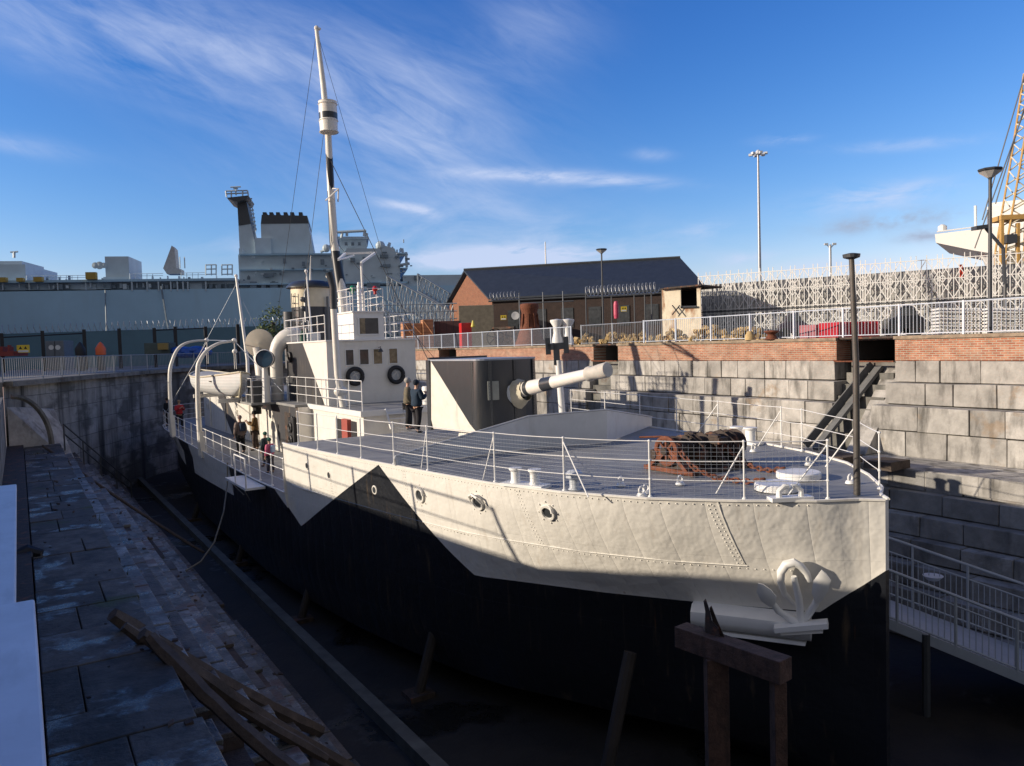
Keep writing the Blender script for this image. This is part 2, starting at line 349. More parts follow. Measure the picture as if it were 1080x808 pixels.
# ---- right dock wall
def blocks(mb, x0, x1, y0, y1, z0, z1, lo=.75, hi=1.5, gap=.024, jit=.05):
    y = y0
    while y < y1-.05:
        l = min(random.uniform(lo, hi), y1-y)
        if y1-(y+l) < .4: l = y1-y
        dx = random.uniform(0, jit)
        mb.box(x0-dx, x1, y+gap/2, y+l-gap/2, z0+gap/2, z1-gap/2-random.uniform(0,.012), .010); y += l
def wall_run(label, y0, y1, end_step=True, ledge=True):
    t = thing('dock_wall', (13.5, (y0+y1)/2, -4.2), label, 'dock wall', 'stepped granite walls of the far dock side')
    a = MB(); b = MB(); c = MB()
    blocks(a, 13.38, 14.6, y0, y1, -1.70, -.95)
    blocks(b, 12.98, 14.6, y0-.25, y1+.12, -2.45, -1.70)
    blocks(c, 12.4, 14.6, y0-.55, y1+.3, -3.30, -2.45, .9, 1.7); blocks(c, 12.4, 14.6, y0-.55, y1+.3, -4.17, -3.30, 1.0, 1.9)
    bk = MB(); bk.box(13.42, 14.3, y0-.02, y1+.02, -.95, -.2)
    co = MB(); co.box(13.34, 14.5, y0-.04, y1+.04, -.2, -.085)
    core = MB(); core.box(13.6, 14.5, y0+.1, y1-.1, -4.1, -.96)
    a.build('upper_course', m_stone, t, bevel=.02); b.build('middle_course', m_stone, t, bevel=.02); c.build('lower_course', m_stone, t, bevel=.02)
    bk.build('brick_parapet', m_brick, t); co.build('coping', m_cope, t); core.build('backing', m_stoned, t)
    return t
wall_run('near stretch of stepped granite wall with brick top at the right edge', -16, 7.6)
wall_run('middle stretch of stepped granite wall with brick top between the two dark openings', 9.95, 22.5)
wall_run('far stretch of granite wall with brick top behind the gun turret and bridge', 24.55, 39.9)
wall_run('farthest stretch of granite wall with brick top behind the bridge', 42.6, 60.4)
# passages through the wall
for i, (y0, y1, lab, n) in enumerate([(7.6, 9.95, 'dark stairway opening in the quay wall beside the jackstaff', 7), (22.5, 24.55, 'dark stairway opening in the quay wall beyond the gun muzzle', 5), (39.9, 42.6, 'small dark opening in the brick wall above the turret roof', 3)]):
    t = thing('stair_recess', (15, (y0+y1)/2, -4.1), lab, 'stair recess')
    s_ = MB()
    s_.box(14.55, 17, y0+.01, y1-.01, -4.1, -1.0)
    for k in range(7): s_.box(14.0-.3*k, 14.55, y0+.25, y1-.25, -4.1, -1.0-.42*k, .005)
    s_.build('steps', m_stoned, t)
    MB().box(17.6, 17.9, y0+.01, y1-.01, -1.0, -.24).build('back_wall', m_black, t)  # blackened wall stands in for the shade inside the opening
    MB().box(13.5, 14.5, y0, y1, -.16, -.085).build('lintel', m_darkrust, t)
    if i < 2:
        r_ = MB(); r_.beam((13.3, y0, -.98), (13.3, y1, -.98), .07, .05); r_.build('guard_bar', m_rust, t)
    if i == 0:
        MB().prism([(14.0,7.62,-1.3),(11.6,7.62,-4.12),(14.0,7.62,-4.12)], (0,.75,0)).build('stone_slope', m_stone, t)
        c = MB(); c.beam((13.9, 8.5, -1.2), (11.2, 9.3, -4.05), .32, .12); c.beam((13.9, 8.8, -1.1), (11.2, 9.7, -3.95), .06, .3); c.build('timber_slide', mat('grey_slide_stone', (.13,.13,.125), .8, var=.2, bump=.01), t)
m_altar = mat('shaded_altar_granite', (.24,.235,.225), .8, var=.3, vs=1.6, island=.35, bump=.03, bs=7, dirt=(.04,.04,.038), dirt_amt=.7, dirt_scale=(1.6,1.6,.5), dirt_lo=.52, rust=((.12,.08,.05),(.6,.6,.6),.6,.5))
# lower altars, right side
t = thing('lower_altars', (9.5, 20, FZ), 'shaded granite steps below the ledge on the right side of the dock', 'dock steps')
lg = MB()
for k in range(6):
    y = -16
    while y < 60:
        l = random.uniform(1.3, 2.2); lg.box(10.1+k*.42, 10.1+(k+1)*.42-.012, y, y+l-.015, -4.7, -4.15+random.uniform(-.006,.006), .004) if k < 5 else lg.box(12.2, 12.9, y, y+l-.015, -4.7, -4.15, .004); y += l
lg.build('ledge', m_stone, t)
xs, zs = 9.8, -4.77
for k in range(6):
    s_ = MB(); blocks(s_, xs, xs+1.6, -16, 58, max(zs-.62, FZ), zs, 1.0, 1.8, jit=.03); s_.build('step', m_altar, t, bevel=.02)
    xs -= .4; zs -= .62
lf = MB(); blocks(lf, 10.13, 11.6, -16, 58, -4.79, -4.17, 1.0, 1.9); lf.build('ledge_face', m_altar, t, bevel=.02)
for y, l_, lab in ((5.3, .9, 'short brown timber baulk on the ledge seen just right of the jackstaff foot'), (6.9, 1.3, 'longer brown timber baulk on the ledge behind the jackstaff foot')):
    tag(MB().box(9.3, 10.3, y, y+l_, -4.14, -3.9, .02).build('timber_baulk', m_wood), lab, 'timber', 'timber baulks on the ledge by the bow')
# end wall
t = thing('end_wall', (-9, 44, FZ), 'streaked dark concrete wall closing the left end of the dock', 'dock wall')
e = MB()
for (a, b) in zip(END, END[1:]):
    e.add([(a[0],a[1],FZ),(b[0],b[1],FZ),(b[0],b[1],LZ-.25),(a[0],a[1],LZ-.25)], [(0,1,2,3)])
e.build('wall_face', m_endwall, t)
c = MB()
for (a, b) in zip(END, END[1:]): c.beam((a[0],a[1],LZ-.12), (b[0],b[1],LZ-.12), .9, .25)
c.build('coping', m_stoned, t)
pb = MB()
for i in range(9):
    k = random.uniform(0, .97)
    seg = END[min(1+int(k*3),3)], END[min(2+int(k*3),4)]; f_ = (k*3) % 1; p = Vector((lerp(seg[0][0],seg[1][0],f_), lerp(seg[0][1],seg[1][1],f_), 0))
bt_ = MB()      # battered pier and arch left of the end wall
bt_.prism([(-13.2,34.9,FZ+4.3),(-10.4,35.4,FZ+3.0),(-11.2,37.8,-2.6),(-13.2,35.4,-2.2)], (0,.8,0)); bt_.build('buttress', m_stone, t)
ar = MB(); ar.tube([(-13.0+1.5*math.sin(a), 34.7+.2*math.sin(a), -4.1+2.4*math.sin(a+math.pi/2)) for a in [x*.13 for x in range(0,13)]], .13, 6); ar.build('culvert_arch', m_stoned, t)
# left side : quay wall, platform, steps
t = thing('platform', (-11.8, 10, FZ), 'wet granite platform running along the left side of the dock', 'dock platform')
pf = MB()
y = -12
while y < 35.2:
    l = random.uniform(.8, 1.7); sp_ = random.choice((None, random.uniform(-12.2,-11.6), random.uniform(-12.2,-11.6), random.uniform(-12.3,-11.5)))
    xe = -11.12+random.uniform(-.05,.03)
    for (xa, xb) in ([(-12.62, xe)] if sp_ is None else [(-12.62, sp_-.008), (sp_+.008, xe)]):
        ya = random.uniform(0,.012); pf.box(xa, xb, y+ya, y+l-.014, -5.2, -4.15+random.uniform(-.014,.008), .006)
    y += l
pf.build('slabs', m_wet, t, bevel=.015)
MB().box(-13.3, -12.64, -12, 35.2, -6, -4.02).build('kerb', m_darkrust, t)
MB().box(-14.5, -13.3, -60, 34.2, FZ, LQ-.02).build('quay_face', m_endwall, t)
t = thing('dock_steps', (-9.4, 10, FZ), 'narrow mossy granite steps falling from the left platform to the dock floor', 'dock steps')
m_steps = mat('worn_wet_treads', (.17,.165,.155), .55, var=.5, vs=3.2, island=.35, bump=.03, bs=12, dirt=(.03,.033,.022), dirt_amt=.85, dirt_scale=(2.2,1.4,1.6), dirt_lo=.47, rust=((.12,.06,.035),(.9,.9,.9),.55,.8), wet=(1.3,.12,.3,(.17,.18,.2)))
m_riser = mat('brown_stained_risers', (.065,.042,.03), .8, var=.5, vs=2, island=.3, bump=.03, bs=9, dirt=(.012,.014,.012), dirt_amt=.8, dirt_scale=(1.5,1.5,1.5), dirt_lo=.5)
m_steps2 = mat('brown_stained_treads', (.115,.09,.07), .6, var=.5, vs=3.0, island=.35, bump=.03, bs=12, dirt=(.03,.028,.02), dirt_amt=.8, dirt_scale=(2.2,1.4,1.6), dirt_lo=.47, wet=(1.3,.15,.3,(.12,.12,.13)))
for k in range(8):
    s_ = MB(); s2 = MB(); x0 = -11.1+.45*k; y = -8
    ylim = interp([(a, b) for a, b in END], x0-.3); yc = 4.6-.25*k
    while y < ylim:
        l = random.uniform(.9, 2.0); cut = 0
        if y < yc: cut = max(0, min(4, int((yc-y)/.75+.01))); l = min(l, yc-y if yc-y < .75 else .75)
        zt = -4.7-.475*k-.17*cut; zt = max(zt, FZ+.1)
        miss = random.random() < .06; dx = random.uniform(-.018,.01); dz = random.uniform(-.012,.012)
        s2.box(x0-.6, x0+.42+dx, y, y+l-.02, zt-.62, zt-.09, .005)
        if not miss: s_.box(x0-.5, x0+.45+dx, y+.005, y+l-.025, zt-.095, zt+dz, .005)
        y += max(l, .05)
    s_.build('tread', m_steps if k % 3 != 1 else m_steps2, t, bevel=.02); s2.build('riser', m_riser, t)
o = MB(); rg = random.Random(5)
for i in range(260):
    k = rg.randint(-2, 7); y = rg.uniform(-6, 32); x = rg.uniform(-12.4,-11.2) if k < 0 else -11.1+.45*k+rg.uniform(.1,.42); z = -4.145 if k < 0 else -4.7-.475*k
    r = rg.choice((.01,.014,.02,.035)); o.obox((x,y,z+r*.3), Vector((1,rg.uniform(-1,1),rg.uniform(-.3,.3))).normalized(), Vector((rg.uniform(-.5,.5),1,.2)).normalized(), (0,0,1), r*rg.uniform(.7,1.6), r, r*.5)
ob = o.build('rubble', m_riser); tag(ob, 'scattered small stone chips and grit on the left platform and steps', 'rubble'); ob['kind'] = 'stuff'
o = MB()
for i in range(26):
    k = rg.randint(0, 7); cy = rg.uniform(4, 30); cx = -11.1+.45*k+.05; cz = -4.7-.475*k
    for j in range(22):
        p = Vector((cx+rg.gauss(0,.09), cy+rg.gauss(0,.22), cz)); d = Vector((rg.gauss(0,.35), rg.gauss(0,.35), 1)).normalized()*rg.uniform(.05,.2); w_ = Vector((rg.uniform(-1,1),rg.uniform(-1,1),0)).normalized()*.012
        o.add([p-w_, p+w_, p+d], [(0,1,2)])
ob = o.build('weeds', mat('weed_green', (.07,.085,.03), .8, var=.3)); tag(ob, 'small weeds and moss growing in the joints of the left steps', 'weeds'); ob['kind'] = 'stuff'
# ================================================================== THE SHIP
FD, MD, UD = -2.9, -4.5, -2.25       # forecastle, main and upper deck levels
HB = [(-.2,.05),(.12,.34),(.5,1.0),(1.4,2.0),(2.6,3.05),(4.15,3.87),(6,4.42),(7.9,4.72),(9.7,4.95),(12.5,5.35),(15.8,5.68),(20,5.78),(26,5.75),(33,5.6),(38,5.5),(43,5.3),(46,5.0),(48,4.4),(49.5,3.4),(50.6,1.9),(51,.2)]
def hb(y): return interp(HB, y)
WL = [(-.2,.05),(.12,.14),(.5,.42),(1.4,1.0),(2.6,1.78),(4.2,2.75),(7.1,4.2),(10,4.85),(15,5.5),(20,5.75),(30,5.6),(40,5.2),(46,4.0),(49.5,1.6),(51,.1)]
KL = [(-.2,.04),(.12,.06),(1.4,.25),(4,1.2),(8,3.2),(12,4.4),(18,5.1),(34,5.0),(42,2.6),(47,.8),(51,.05)]
ship = thing('warship', (0, 25, FZ+.9), 'long camouflaged warship with cream and black zigzag hull standing in the dry dock', 'warship')
def hull_ring(y, zt):
    b, w_, k = hb(y), interp(WL, y), interp(KL, y)
    kz = -8.42 if y < 38 else lerp(-8.42, -5.6, (y-38)/13)
    wz = -5.2 if y < 40 else lerp(-5.2, -5.0, (y-40)/11)
    pts = []
    for i in range(9):
        f = i/8; z = lerp(zt, wz, f); pts.append((b+(w_-b)*(f**1.35), z))
    mid = ((w_*.97+k*.03), lerp(wz, kz, .45)); pts += [mid, (lerp(w_, k, .35), lerp(wz, kz, .82)), (k*.86, kz)]
    return pts
ys = [-.2,.12,.3,.5,.8,1.1,1.4,1.8,2.2,2.6,3.1,3.6,4.15,4.8,5.4,6,6.9,7.9,8.8,9.7,10.8,12.5,14,15.8,16.6]+[16.62,18,20,22,24,26,28.5,31,33,35.5,38,40.5,43,44.5,46,47,48,48.8,49.5,50.1,50.6,50.9,51]
hm = MB(); rings = []
for y in ys:
    p = hull_ring(y, FD if y < 16.61 else MD); o = len(hm.v)
    hm.v += [Vector((-a, y, z)) for a, z in p]+[Vector((a, y, z)) for a, z in reversed(p)]; rings.append((o, len(p)*2))
for (o, n), (o2, _) in zip(rings, rings[1:]):
    for i in range(n-1): hm.f.append((o+i, o2+i, o2+i+1, o+i+1))
hm.f.append(tuple(range(rings[0][0], rings[0][0]+rings[0][1])))
# decks
def deck(name, y0, y1, z, inset=.02):
    yy = [y0]+[y for y in ys if y0 < y < y1]+[y1]; d = MB()
    L_ = [(-max(hb(y)-inset,.01), y, z) for y in yy]; R_ = [(max(hb(y)-inset,.01), y, z) for y in yy]
    n = len(yy); d.add(L_+R_, [(i, i+1, n+i+1, n+i) for i in range(n-1)]); return d.build(name, m_deck, ship)
fdk = deck('forecastle_deck', -.15, 16.6, FD-.02); mdk = deck('main_deck', 16.6, 50.95, MD-.02)
ge = MB()
for sx in (-1, 1):
    ge.tube([(sx*hb(y), y, FD) for y in ys if y <= 16.6], .03, 5); ge.tube([(sx*hb(y), y, MD) for y in ys if y > 16.61], .03, 5)
ge.build('gunwale_rim', m_white, ship)
MB().box(-5.6, 5.6, 16.5, 16.58, MD, FD-.03).build('forecastle_bulkhead', m_white, ship)
# rivets and a seam strip on the bow
rv = MB()
def hull_pt(y, z, out=.0, side=-1):
    b, w_ = hb(y), interp(WL, y); f = max(0, min(1, (FD-z)/(FD+5.2))); x = b+(w_-b)*(f**1.35); return Vector((side*(x+out), y, z))
def hull_n(y, z):
    a = hull_pt(y+.05, z)-hull_pt(y-.05, z); b = hull_pt(y, z+.05)-hull_pt(y, z-.05); n = a.cross(b).normalized()
    return n if n.x < 0 else -n
for y in [0.6+.115*i for i in range(130)]:
    for z in (-2.98, -4.22):
        p = hull_pt(y, z); rv.obox(p, (0,1,0), (1,0,0), (0,0,1), .009, .009, .009)
for y0 in (1.72, 5.2, 9.2, 13.2):
    for i in range(17):
        z = -3.0-.07*i; 
        for dy in (0,.07): p = hull_pt(y0+dy-.010*i, z); rv.obox(p, (0,1,0), (1,0,0), (0,0,1), .009, .009, .009)
sm = MB()
sm.tube([hull_pt(1.65-.010*i, -2.93-.1*i, .004) for i in range(13)], .012, 4); sm.tube([hull_pt(y*.5+1.5, -4.17, .006) for y in range(0,30)], .012, 4)
hm.add(rv.v, rv.f); hm.add(sm.v, sm.f)
hull = hm.build('hull', m_hull, ship, smooth=True)
# portholes
for (px, py, X0, r, lid) in [(321,491.5,-5.63,.15,0),(345,501.5,-5.45,.16,0),(401,516,-4.9,.15,0),(446,522,-4.7,.17,1),(503,530,-4.45,.17,2),(575,541,-3.95,.16,1)]:
    P0 = PX(px, py, X0); P0 = hull_pt(P0.y, P0.z); n = hull_n(P0.y, P0.z)
    rt = .05 if lid else .012; r = r if lid else r*.72
    s_ = MB(); s_.lathe([(r*.72,.0),(r*.8,rt),(r*1.05,rt),(r*1.15,.0)], P0, n, 18); ph = s_.build('porthole', m_white, ship, smooth=True)
    gl = MB(); gl.lathe([(0,.012),(r*.78,.012)], P0, n, 16); gl.build('glass', m_glass, ph)
    if lid:
        br = MB()
        for k in range(8): a = k*math.pi/4; u = n.orthogonal().normalized(); v = n.cross(u); br.sphere(P0+(u*math.cos(a)+v*math.sin(a))*r*1.5, .022, 5, 3)
        if lid == 2: br.lathe([(0,.03),(r*.6,.03),(r*.7,0)], P0+Vector((0,.02,.27)), n, 12); br.tube([P0+n*.03+Vector((0,-.24,0)), P0+n*.16+Vector((0,-.16,.17)), P0+n*.18+Vector((0,0,.23)), P0+n*.16+Vector((0,.16,.17)), P0+n*.03+Vector((0,.24,0))], .03, 5)
        else: br.tube([P0+n*.04+Vector((0,r*1.1*math.cos(a),r*1.1*math.sin(a))) for a in [x*.5 for x in range(-1,7)]], .028, 5)
        br.build('eyebrow', m_white, ph)
# deck gear forward --------------------------------------------------
def bollard_pair(p, q, r=.11, h=.36):
    p, q = Vector(p), Vector(q); o = MB(); u = (q-p).normalized(); v = Vector((-u.y, u.x, 0))
    o.obox((p+q)/2+Vector((0,0,.02)), u, v, (0,0,1), (q-p).length/2+.28, .2, .03)
    for c in (p, q): o.lathe([(r*1.15,.04),(r*.9,.1),(r*.9,h-.08),(r*1.25,h-.04),(r*1.25,h),(0,h)], c, (0,0,1), 16)
    return o.build('bollards', m_white2, ship, smooth=True)
bollard_pair((-4.1,5.42,FD), (-3.92,4.98,FD)); bollard_pair((4.02,6.62,FD), (4.08,6.2,FD), .15, .46)
o = MB(); o.lathe([(.13,0),(.1,.04),(.1,.2),(.17,.24),(.17,.33),(.12,.38),(0,.4)], (-3.5,4.2,FD), (0,0,1), 16); o.build('mushroom_vent', m_grey, ship, smooth=True)
for (x, y) in [(-2.55,3.9),(-2.75,2.95),(-2.95,2.85),(3.0,5.2),(.9,1.1),(2.2,3.0),(-1.6,3.2)]:
    o = MB(); o.lathe([(.1,0),(.08,.05),(.04,.07)], (x,y,FD), (0,0,1), 10); o.tube([(x+.07*math.cos(a),y,FD+.11+.07*math.sin(a)) for a in [i*.7 for i in range(10)]], .02, 5); o.build('eye_bolt', m_white2, ship, smooth=True)
for (c, r, h) in [((-.62,1.62,FD),.42,.13),((.72,2.15,FD),.44,.13)]:
    o = MB(); o.lathe([(r,0),(r,h-.02),(r-.02,h),(0,h)], c, (0,0,1), 26); o.build('deck_scuttle', m_white2, ship, smooth=True)
o = MB(); a0 = Vector((-1.25,.85,FD)); u = Vector((.88,-.47,0)).normalized(); v = Vector((u.y,-u.x,0))
o.obox(a0+Vector((0,0,.03)), u, v, (0,0,1), .38, .13, .035)
for s1 in (-1, 1): o.tube([a0+u*(s1*.2)+Vector((0,0,.05)), a0+u*(s1*.2)+Vector((0,0,.17)), a0+u*(s1*.1)+Vector((0,0,.25)), a0+u*(s1*.03)+Vector((0,0,.24))], [.06,.05,.05,.045], 8)
o.build('fairlead', m_white2, ship, smooth=True)
# breakwater (low V screen before the gun)
bw = MB(); bp = [(-4.95,9.55,.24),(-.75,9.85,.9),(1.6,9.3,.95),(5.5,11.6,.3)]
for (a, b) in zip(bp, bp[1:]):
    u = Vector((b[0]-a[0], b[1]-a[1], 0)); n = Vector((u.y, -u.x, 0)).normalized()*.03
    A, B_ = Vector((a[0],a[1],FD)), Vector((b[0],b[1],FD))
    bw.prism([A, B_, B_+Vector((0,0,b[2])), A+Vector((0,0,a[2]))], -n)
bwo = bw.build('breakwater', mat('pale_breakwater_paint', (.66,.665,.66), .5, var=.06, dirt=(.4,.38,.34), dirt_amt=.3, dirt_scale=(2,2,.8), dirt_lo=.56), ship)
o = MB(); o.tube([Vector((p[0],p[1]+.01,FD+p[2])) for p in bp], .03, 6); o.tube([(-4.95,9.55,FD+.02),(-5.0,9.5,FD+.2),(-4.95,9.55,FD+.25)], .03, 6); o.build('capping', mat('breakwater_edge', (.55,.55,.54), .45), bwo)
o = MB(); o.box(-3.75,-3.3,10.2,10.55,FD,FD+.12); o.build('deck_vent', m_white2, ship, bevel=.02)
# windlass
wd = MB()
for x in (-1.1, -.35, .4, 1.15):
    wd.prism([(x-.04,3.75,FD),(x-.04,5.0,FD),(x-.04,4.75,FD+.35),(x-.04,4.55,FD+.7),(x-.04,4.25,FD+.7),(x-.04,3.95,FD+.3)], (.08,0,0))
wd.box(-1.2,1.25,3.7,3.8,FD,FD+.1,.01); wd.box(-1.2,1.25,4.95,5.05,FD,FD+.1,.01)
wd.tube([(-1.35,4.4,FD+.52),(1.45,4.4,FD+.52)], .09, 10)
wd.tube([(-1.3,4.8,FD+.4),(1.3,4.8,FD+.4)], .12, 10)
wds = wd.build('windlass', m_darkrust, ship)
for x in (-.78, -.05, .72, 1.35):
    o = MB(); o.lathe([(.12,-.22),(.34,-.2),(.36,-.15),(.22,-.1),(.2,0),(.22,.1),(.36,.15),(.34,.2),(.12,.22)], (x,4.4,FD+.5), (1,0,0), 20); o.build('cable_drum', m_darkrust, wds, smooth=True)
o = MB(); o.lathe([(.3,0),(.36,.02),(.36,.09),(.3,.11),(.26,.09),(.26,.02),(.3,0)], (-1.28,4.4,FD+.52), (1,0,0), 24)
for k in range(4): a = k*math.pi/4; o.beam((-1.23,4.4+.3*math.cos(a),FD+.52+.3*math.sin(a)), (-1.23,4.4-.3*math.cos(a),FD+.52-.3*math.sin(a)), .05, .05)
o.beam((-1.22,3.75,FD+.05),(-1.22,4.35,FD+.6),.09,.09); o.beam((-1.22,5.0,FD+.05),(-1.22,4.4,FD+.6),.09,.09); o.beam((-1.22,3.6,FD+.06),(-1.22,5.1,FD+.06),.1,.1); o.tube([(-1.3,5.2,FD+.78),(-1.0,4.7,FD+.82)], .025, 5)
o.build('brake_wheel', m_rust, wds)
o = MB()
for i in range(16):
    x = random.uniform(-1, 1.2); o.obox((x, random.uniform(3.9,4.8), FD+random.uniform(.3,.8)), (1,0,0), (0,1,0), (0,0,1), random.uniform(.05,.2), random.uniform(.05,.15), random.uniform(.03,.1))
for x in (-.4,.1,.9): o.tube([(x,3.8,FD+.15),(x,3.95,FD+.6),(x+.02,4.4,FD+.86),(x,4.8,FD+.7)], .03, 5)
o.build('gearing', m_darkrust, wds)
for ob_ in [wds]+list(wds.children):
    for v in ob_.data.vertices:
        X_ = v.co.x+wloc(ob_).x; Z_ = v.co.z+wloc(ob_).z; v.co.x = .18+X_*.8-wloc(ob_).x; v.co.z = FD+(Z_-FD)*.92-wloc(ob_).z
# anchor chains
def chain(name, pts, link=.15, r=.024, parent=None, m=m_rust):
    c = MB(); pts = [Vector(p) for p in pts]; L_ = sum((b-a).length for a, b in zip(pts, pts[1:])); n = int(L_/(link*.78)); i = 0
    for k in range(n):
        d = (k+.5)*L_/n; j = 0
        while d > (pts[j+1]-pts[j]).length and j < len(pts)-2: d -= (pts[j+1]-pts[j]).length; j += 1
        u = (pts[j+1]-pts[j]).normalized(); p = pts[j]+u*d; v = u.cross(Vector((0,0,1))).normalized(); w_ = u.cross(v)
        if k % 2: v, w_ = w_, v
        a = random.uniform(-.4,.4); v = v*math.cos(a)+w_*math.sin(a)
        c.tube([p+u*(link*.5*math.cos(t_))+v*(link*.32*math.sin(t_)) for t_ in [q*2*math.pi/8 for q in range(9)]], r, 5, False)
    return c.build(name, m, parent, smooth=True)
ch1 = chain('anchor_chain', [(-.75,4.1,FD+.55),(-.8,3.6,FD+.2),(-.75,3.1,FD+.06),(-.65,2.6,FD+.05),(-.6,2.2,FD+.06),(-.6,1.95,FD+.16)])
tag(ch1, 'rusty chain lying on deck from the windlass to the nearer white round scuttle', 'chain', 'rusty anchor chains')
ch2 = chain('anchor_chain', [(.75,4.2,FD+.5),(.8,3.8,FD+.2),(.75,3.3,FD+.06),(.72,2.8,FD+.06),(.72,2.5,FD+.16)])
tag(ch2, 'rusty chain lying on deck from the windlass to the farther white round scuttle', 'chain', 'rusty anchor chains')
# jackstaff
o = MB(); jt = PY(898,270,.37); o.tube([(0,.37,FD),(0,.37,-.5),(jt.x,.37,jt.z)], [.06,.055,.045], 10); js = o.build('jackstaff', m_darkrust if 0 else mat('jackstaff_paint', (.085,.075,.065), .5, var=.3), ship, smooth=True)
o = MB(); o.lathe([(.05,-.06),(.14,-.03),(.15,.03),(.05,.05),(0,.05)], (jt.x,.37,jt.z), (0,0,1), 14); o.build('truck', m_pole, js)
# stanchions and rails ------------------------------------------------
def railing(name, path, posts, h=1.06, rails=(1.0,.66,.33), r=.018, rr=.010, brace=None, parent=ship, m=m_white2, mp=None, close=False, sag=.0):
    """path: list of points at deck level; posts: indices of the path that carry a stanchion"""
    path = [Vector(p) for p in path]; rl = MB()
    for f in rails:
        if sag:
            for a, b in zip(path, path[1:]):
                rl.tube([a.lerp(b, t_)+Vector((0,0,h*f-sag*4*t_*(1-t_))) for t_ in (0,.25,.5,.75,1)], rr, 4, False)
        else: rl.tube([p+Vector((0,0,h*f)) for p in path], rr, 5)
    ro = rl.build(name, m, parent)
    for i in posts:
        p = path[i]; s_ = MB(); s_.tube([p, p+Vector((0,0,h+.02))], r, 6); s_.lathe([(r*2.6,0),(r*2.2,.04),(r,.06)], p, (0,0,1), 8)
        for f in rails: s_.sphere(p+Vector((0,0,h*f)), r*1.7, 6, 4)
        if brace and i in brace: s_.tube([p+Vector((0,0,h*.93)), p+Vector(brace[i])], r*.9, 5)
        s_.build('stanchion', mp or m, ro)
    return ro
fy = [.42,1.35,2.6,4.15,5.9,8.3,9.8,11.4,12.7,14.0,15.4]
fs = [(-hb(y)+.08, y, FD) for y in fy]
br = {0:(.0,.0,0),1:(.38,.32,0),3:(-.05,-.95,0),4:(0,.4,0),5:(0,.42,0)}
br = {1:(.1,.75,0),3:(-.0,-.75,0),4:(-.0,.5,0),5:(0,.35,0),0:(-.1,.75,0)}
railing('starboard_guard_wires', fs, range(len(fs)), brace=br, rr=.009, sag=.012)
py_ = [.42,1.9,4.4,5.2,7.85,9.8,11.84,14,16.3]; ps = [(hb(y)-.08, y, FD) for y in py_]
railing('port_guard_wires', ps, range(len(ps)), brace={1:(-.1,.7,0),3:(-.2,.6,0),4:(-.1,.8,0)}, rr=.009, sag=.012)
# netting on the starboard guard wires
nt_ = MB()
def edge_pt(y, z): return Vector((-hb(y)+.08, y, z))
yy = [.42+i*.075 for i in range(int((9.8-.42)/.075))]
for z in [FD+.04+.075*i for i in range(13)]:
    pts = [edge_pt(y, z) for y in yy[::3]]; nt_.tube(pts, .0025, 3, False)
for y in yy: nt_.tube([edge_pt(y, FD+.02), edge_pt(y, FD+1.0)], .0025, 3, False)
nt_.build('safety_netting', mat('netting_cord', (.30,.33,.38), .8), ship)
# main deck rails
my = [16.9,18.2,19.6,21.0,22.4,24.0,25.6,27.4,29.2,31.2,33.2,35.3,37.4,39.6,41.8,43.8,45.6,47.2,48.5,49.5,50.3,50.75]
ms = [(-hb(y)+.08, y, MD) for y in my]+[(0,50.95,MD)]
railing('starboard_deck_rail', ms, range(len(ms)), r=.021, rr=.012)
ms = [(hb(y)-.08, y, MD) for y in my[3:]]+[(0.3,50.95,MD)]
railing('port_deck_rail', ms, range(len(ms)), r=.021, rr=.012)
# the hinged boarding step and its outer rail
o = MB(); o.box(-6.45,-5.78,18.6,21.6,MD-.14,MD-.06); bs_ = o.build('boarding_step', m_white2, ship)
o = MB()
for y in (18.6, 20.1): o.tube([(-6.42,y,MD-.1),(-6.42,y,MD+.95)], .028, 6)
o.tube([(-6.42,18.6,MD+.95),(-6.42,20.1,MD+.95)], .025, 6); o.tube([(-5.8,20.6,MD-.9),(-6.42,19.0,MD-.1)], .02, 5); o.tube([(-5.8,21.6,MD-.8),(-6.4,21.5,MD-.1)], .02, 5); o.build('step_rail', m_white2, bs_)
# deckhouse -----------------------------------------------------------
m_house = mat('deckhouse_paint', WHITE, .5, var=.07, bump=.004, bs=7, dirt=(.42,.3,.18), dirt_amt=.35, dirt_scale=(3,3,.5), dirt_lo=.55,
    halves=dict(axis=1, dark=(.05,.05,.055), polys=[poly((40.3,-2.0),(38.2,-2.0),(33.2,-4.6),(36.0,-4.6)), poly((28.6,-2.0),(24.02,-2.0),(24.02,-4.6),(26.6,-4.6)),]))
o = MB(); o.box(-2.87,2.87,24,43.6,MD,UD-.1); o.box(-2.3,2.3,18.23,24.0,MD,UD-.1); dh = o.build('deckhouse', m_house, ship)
o = MB(); o.box(-2.36,2.36,18.16,24.2,UD-.1,UD); o.box(-2.95,2.95,24.2,43.7,UD-.1,UD); o.box(-4.0,-2.95,27.2,30.2,UD-.1,UD); o.box(2.95,4.0,27.2,30.2,UD-.1,UD); o.build('upper_deck', m_deck, ship)
o = MB(); o.box(-2.38,2.38,18.14,18.19,UD-.17,UD+.03); o.box(-2.42,-2.36,18.16,24.2,UD-.17,UD+.03); o.build('deck_fascia', m_white2, dh)
for (y0, y1, m_) in [(18.9,19.4,m_black),(20.3,21.1,m_black),(25.2,26.0,m_darkrust)]:
    x = -2.31 if y1 < 24 else -2.88
    MB().box(x-.01, x+.03, y0, y1, MD+.1, MD+1.85).build('doorway', m_, dh)
for y in (30.4, 32.0, 37.5, 41.5): 
    MB().tube([(-2.92,y,MD+.1),(-2.92,y,UD-.2)], .035, 6).build('pipe', m_white, dh)
o = MB(); o.box(-2.45,-2.3,19.5,20.1,MD+.05,MD+1.9); o.build('red_ladder', mat('faded_red_paint', (.35,.07,.05), .6), dh)
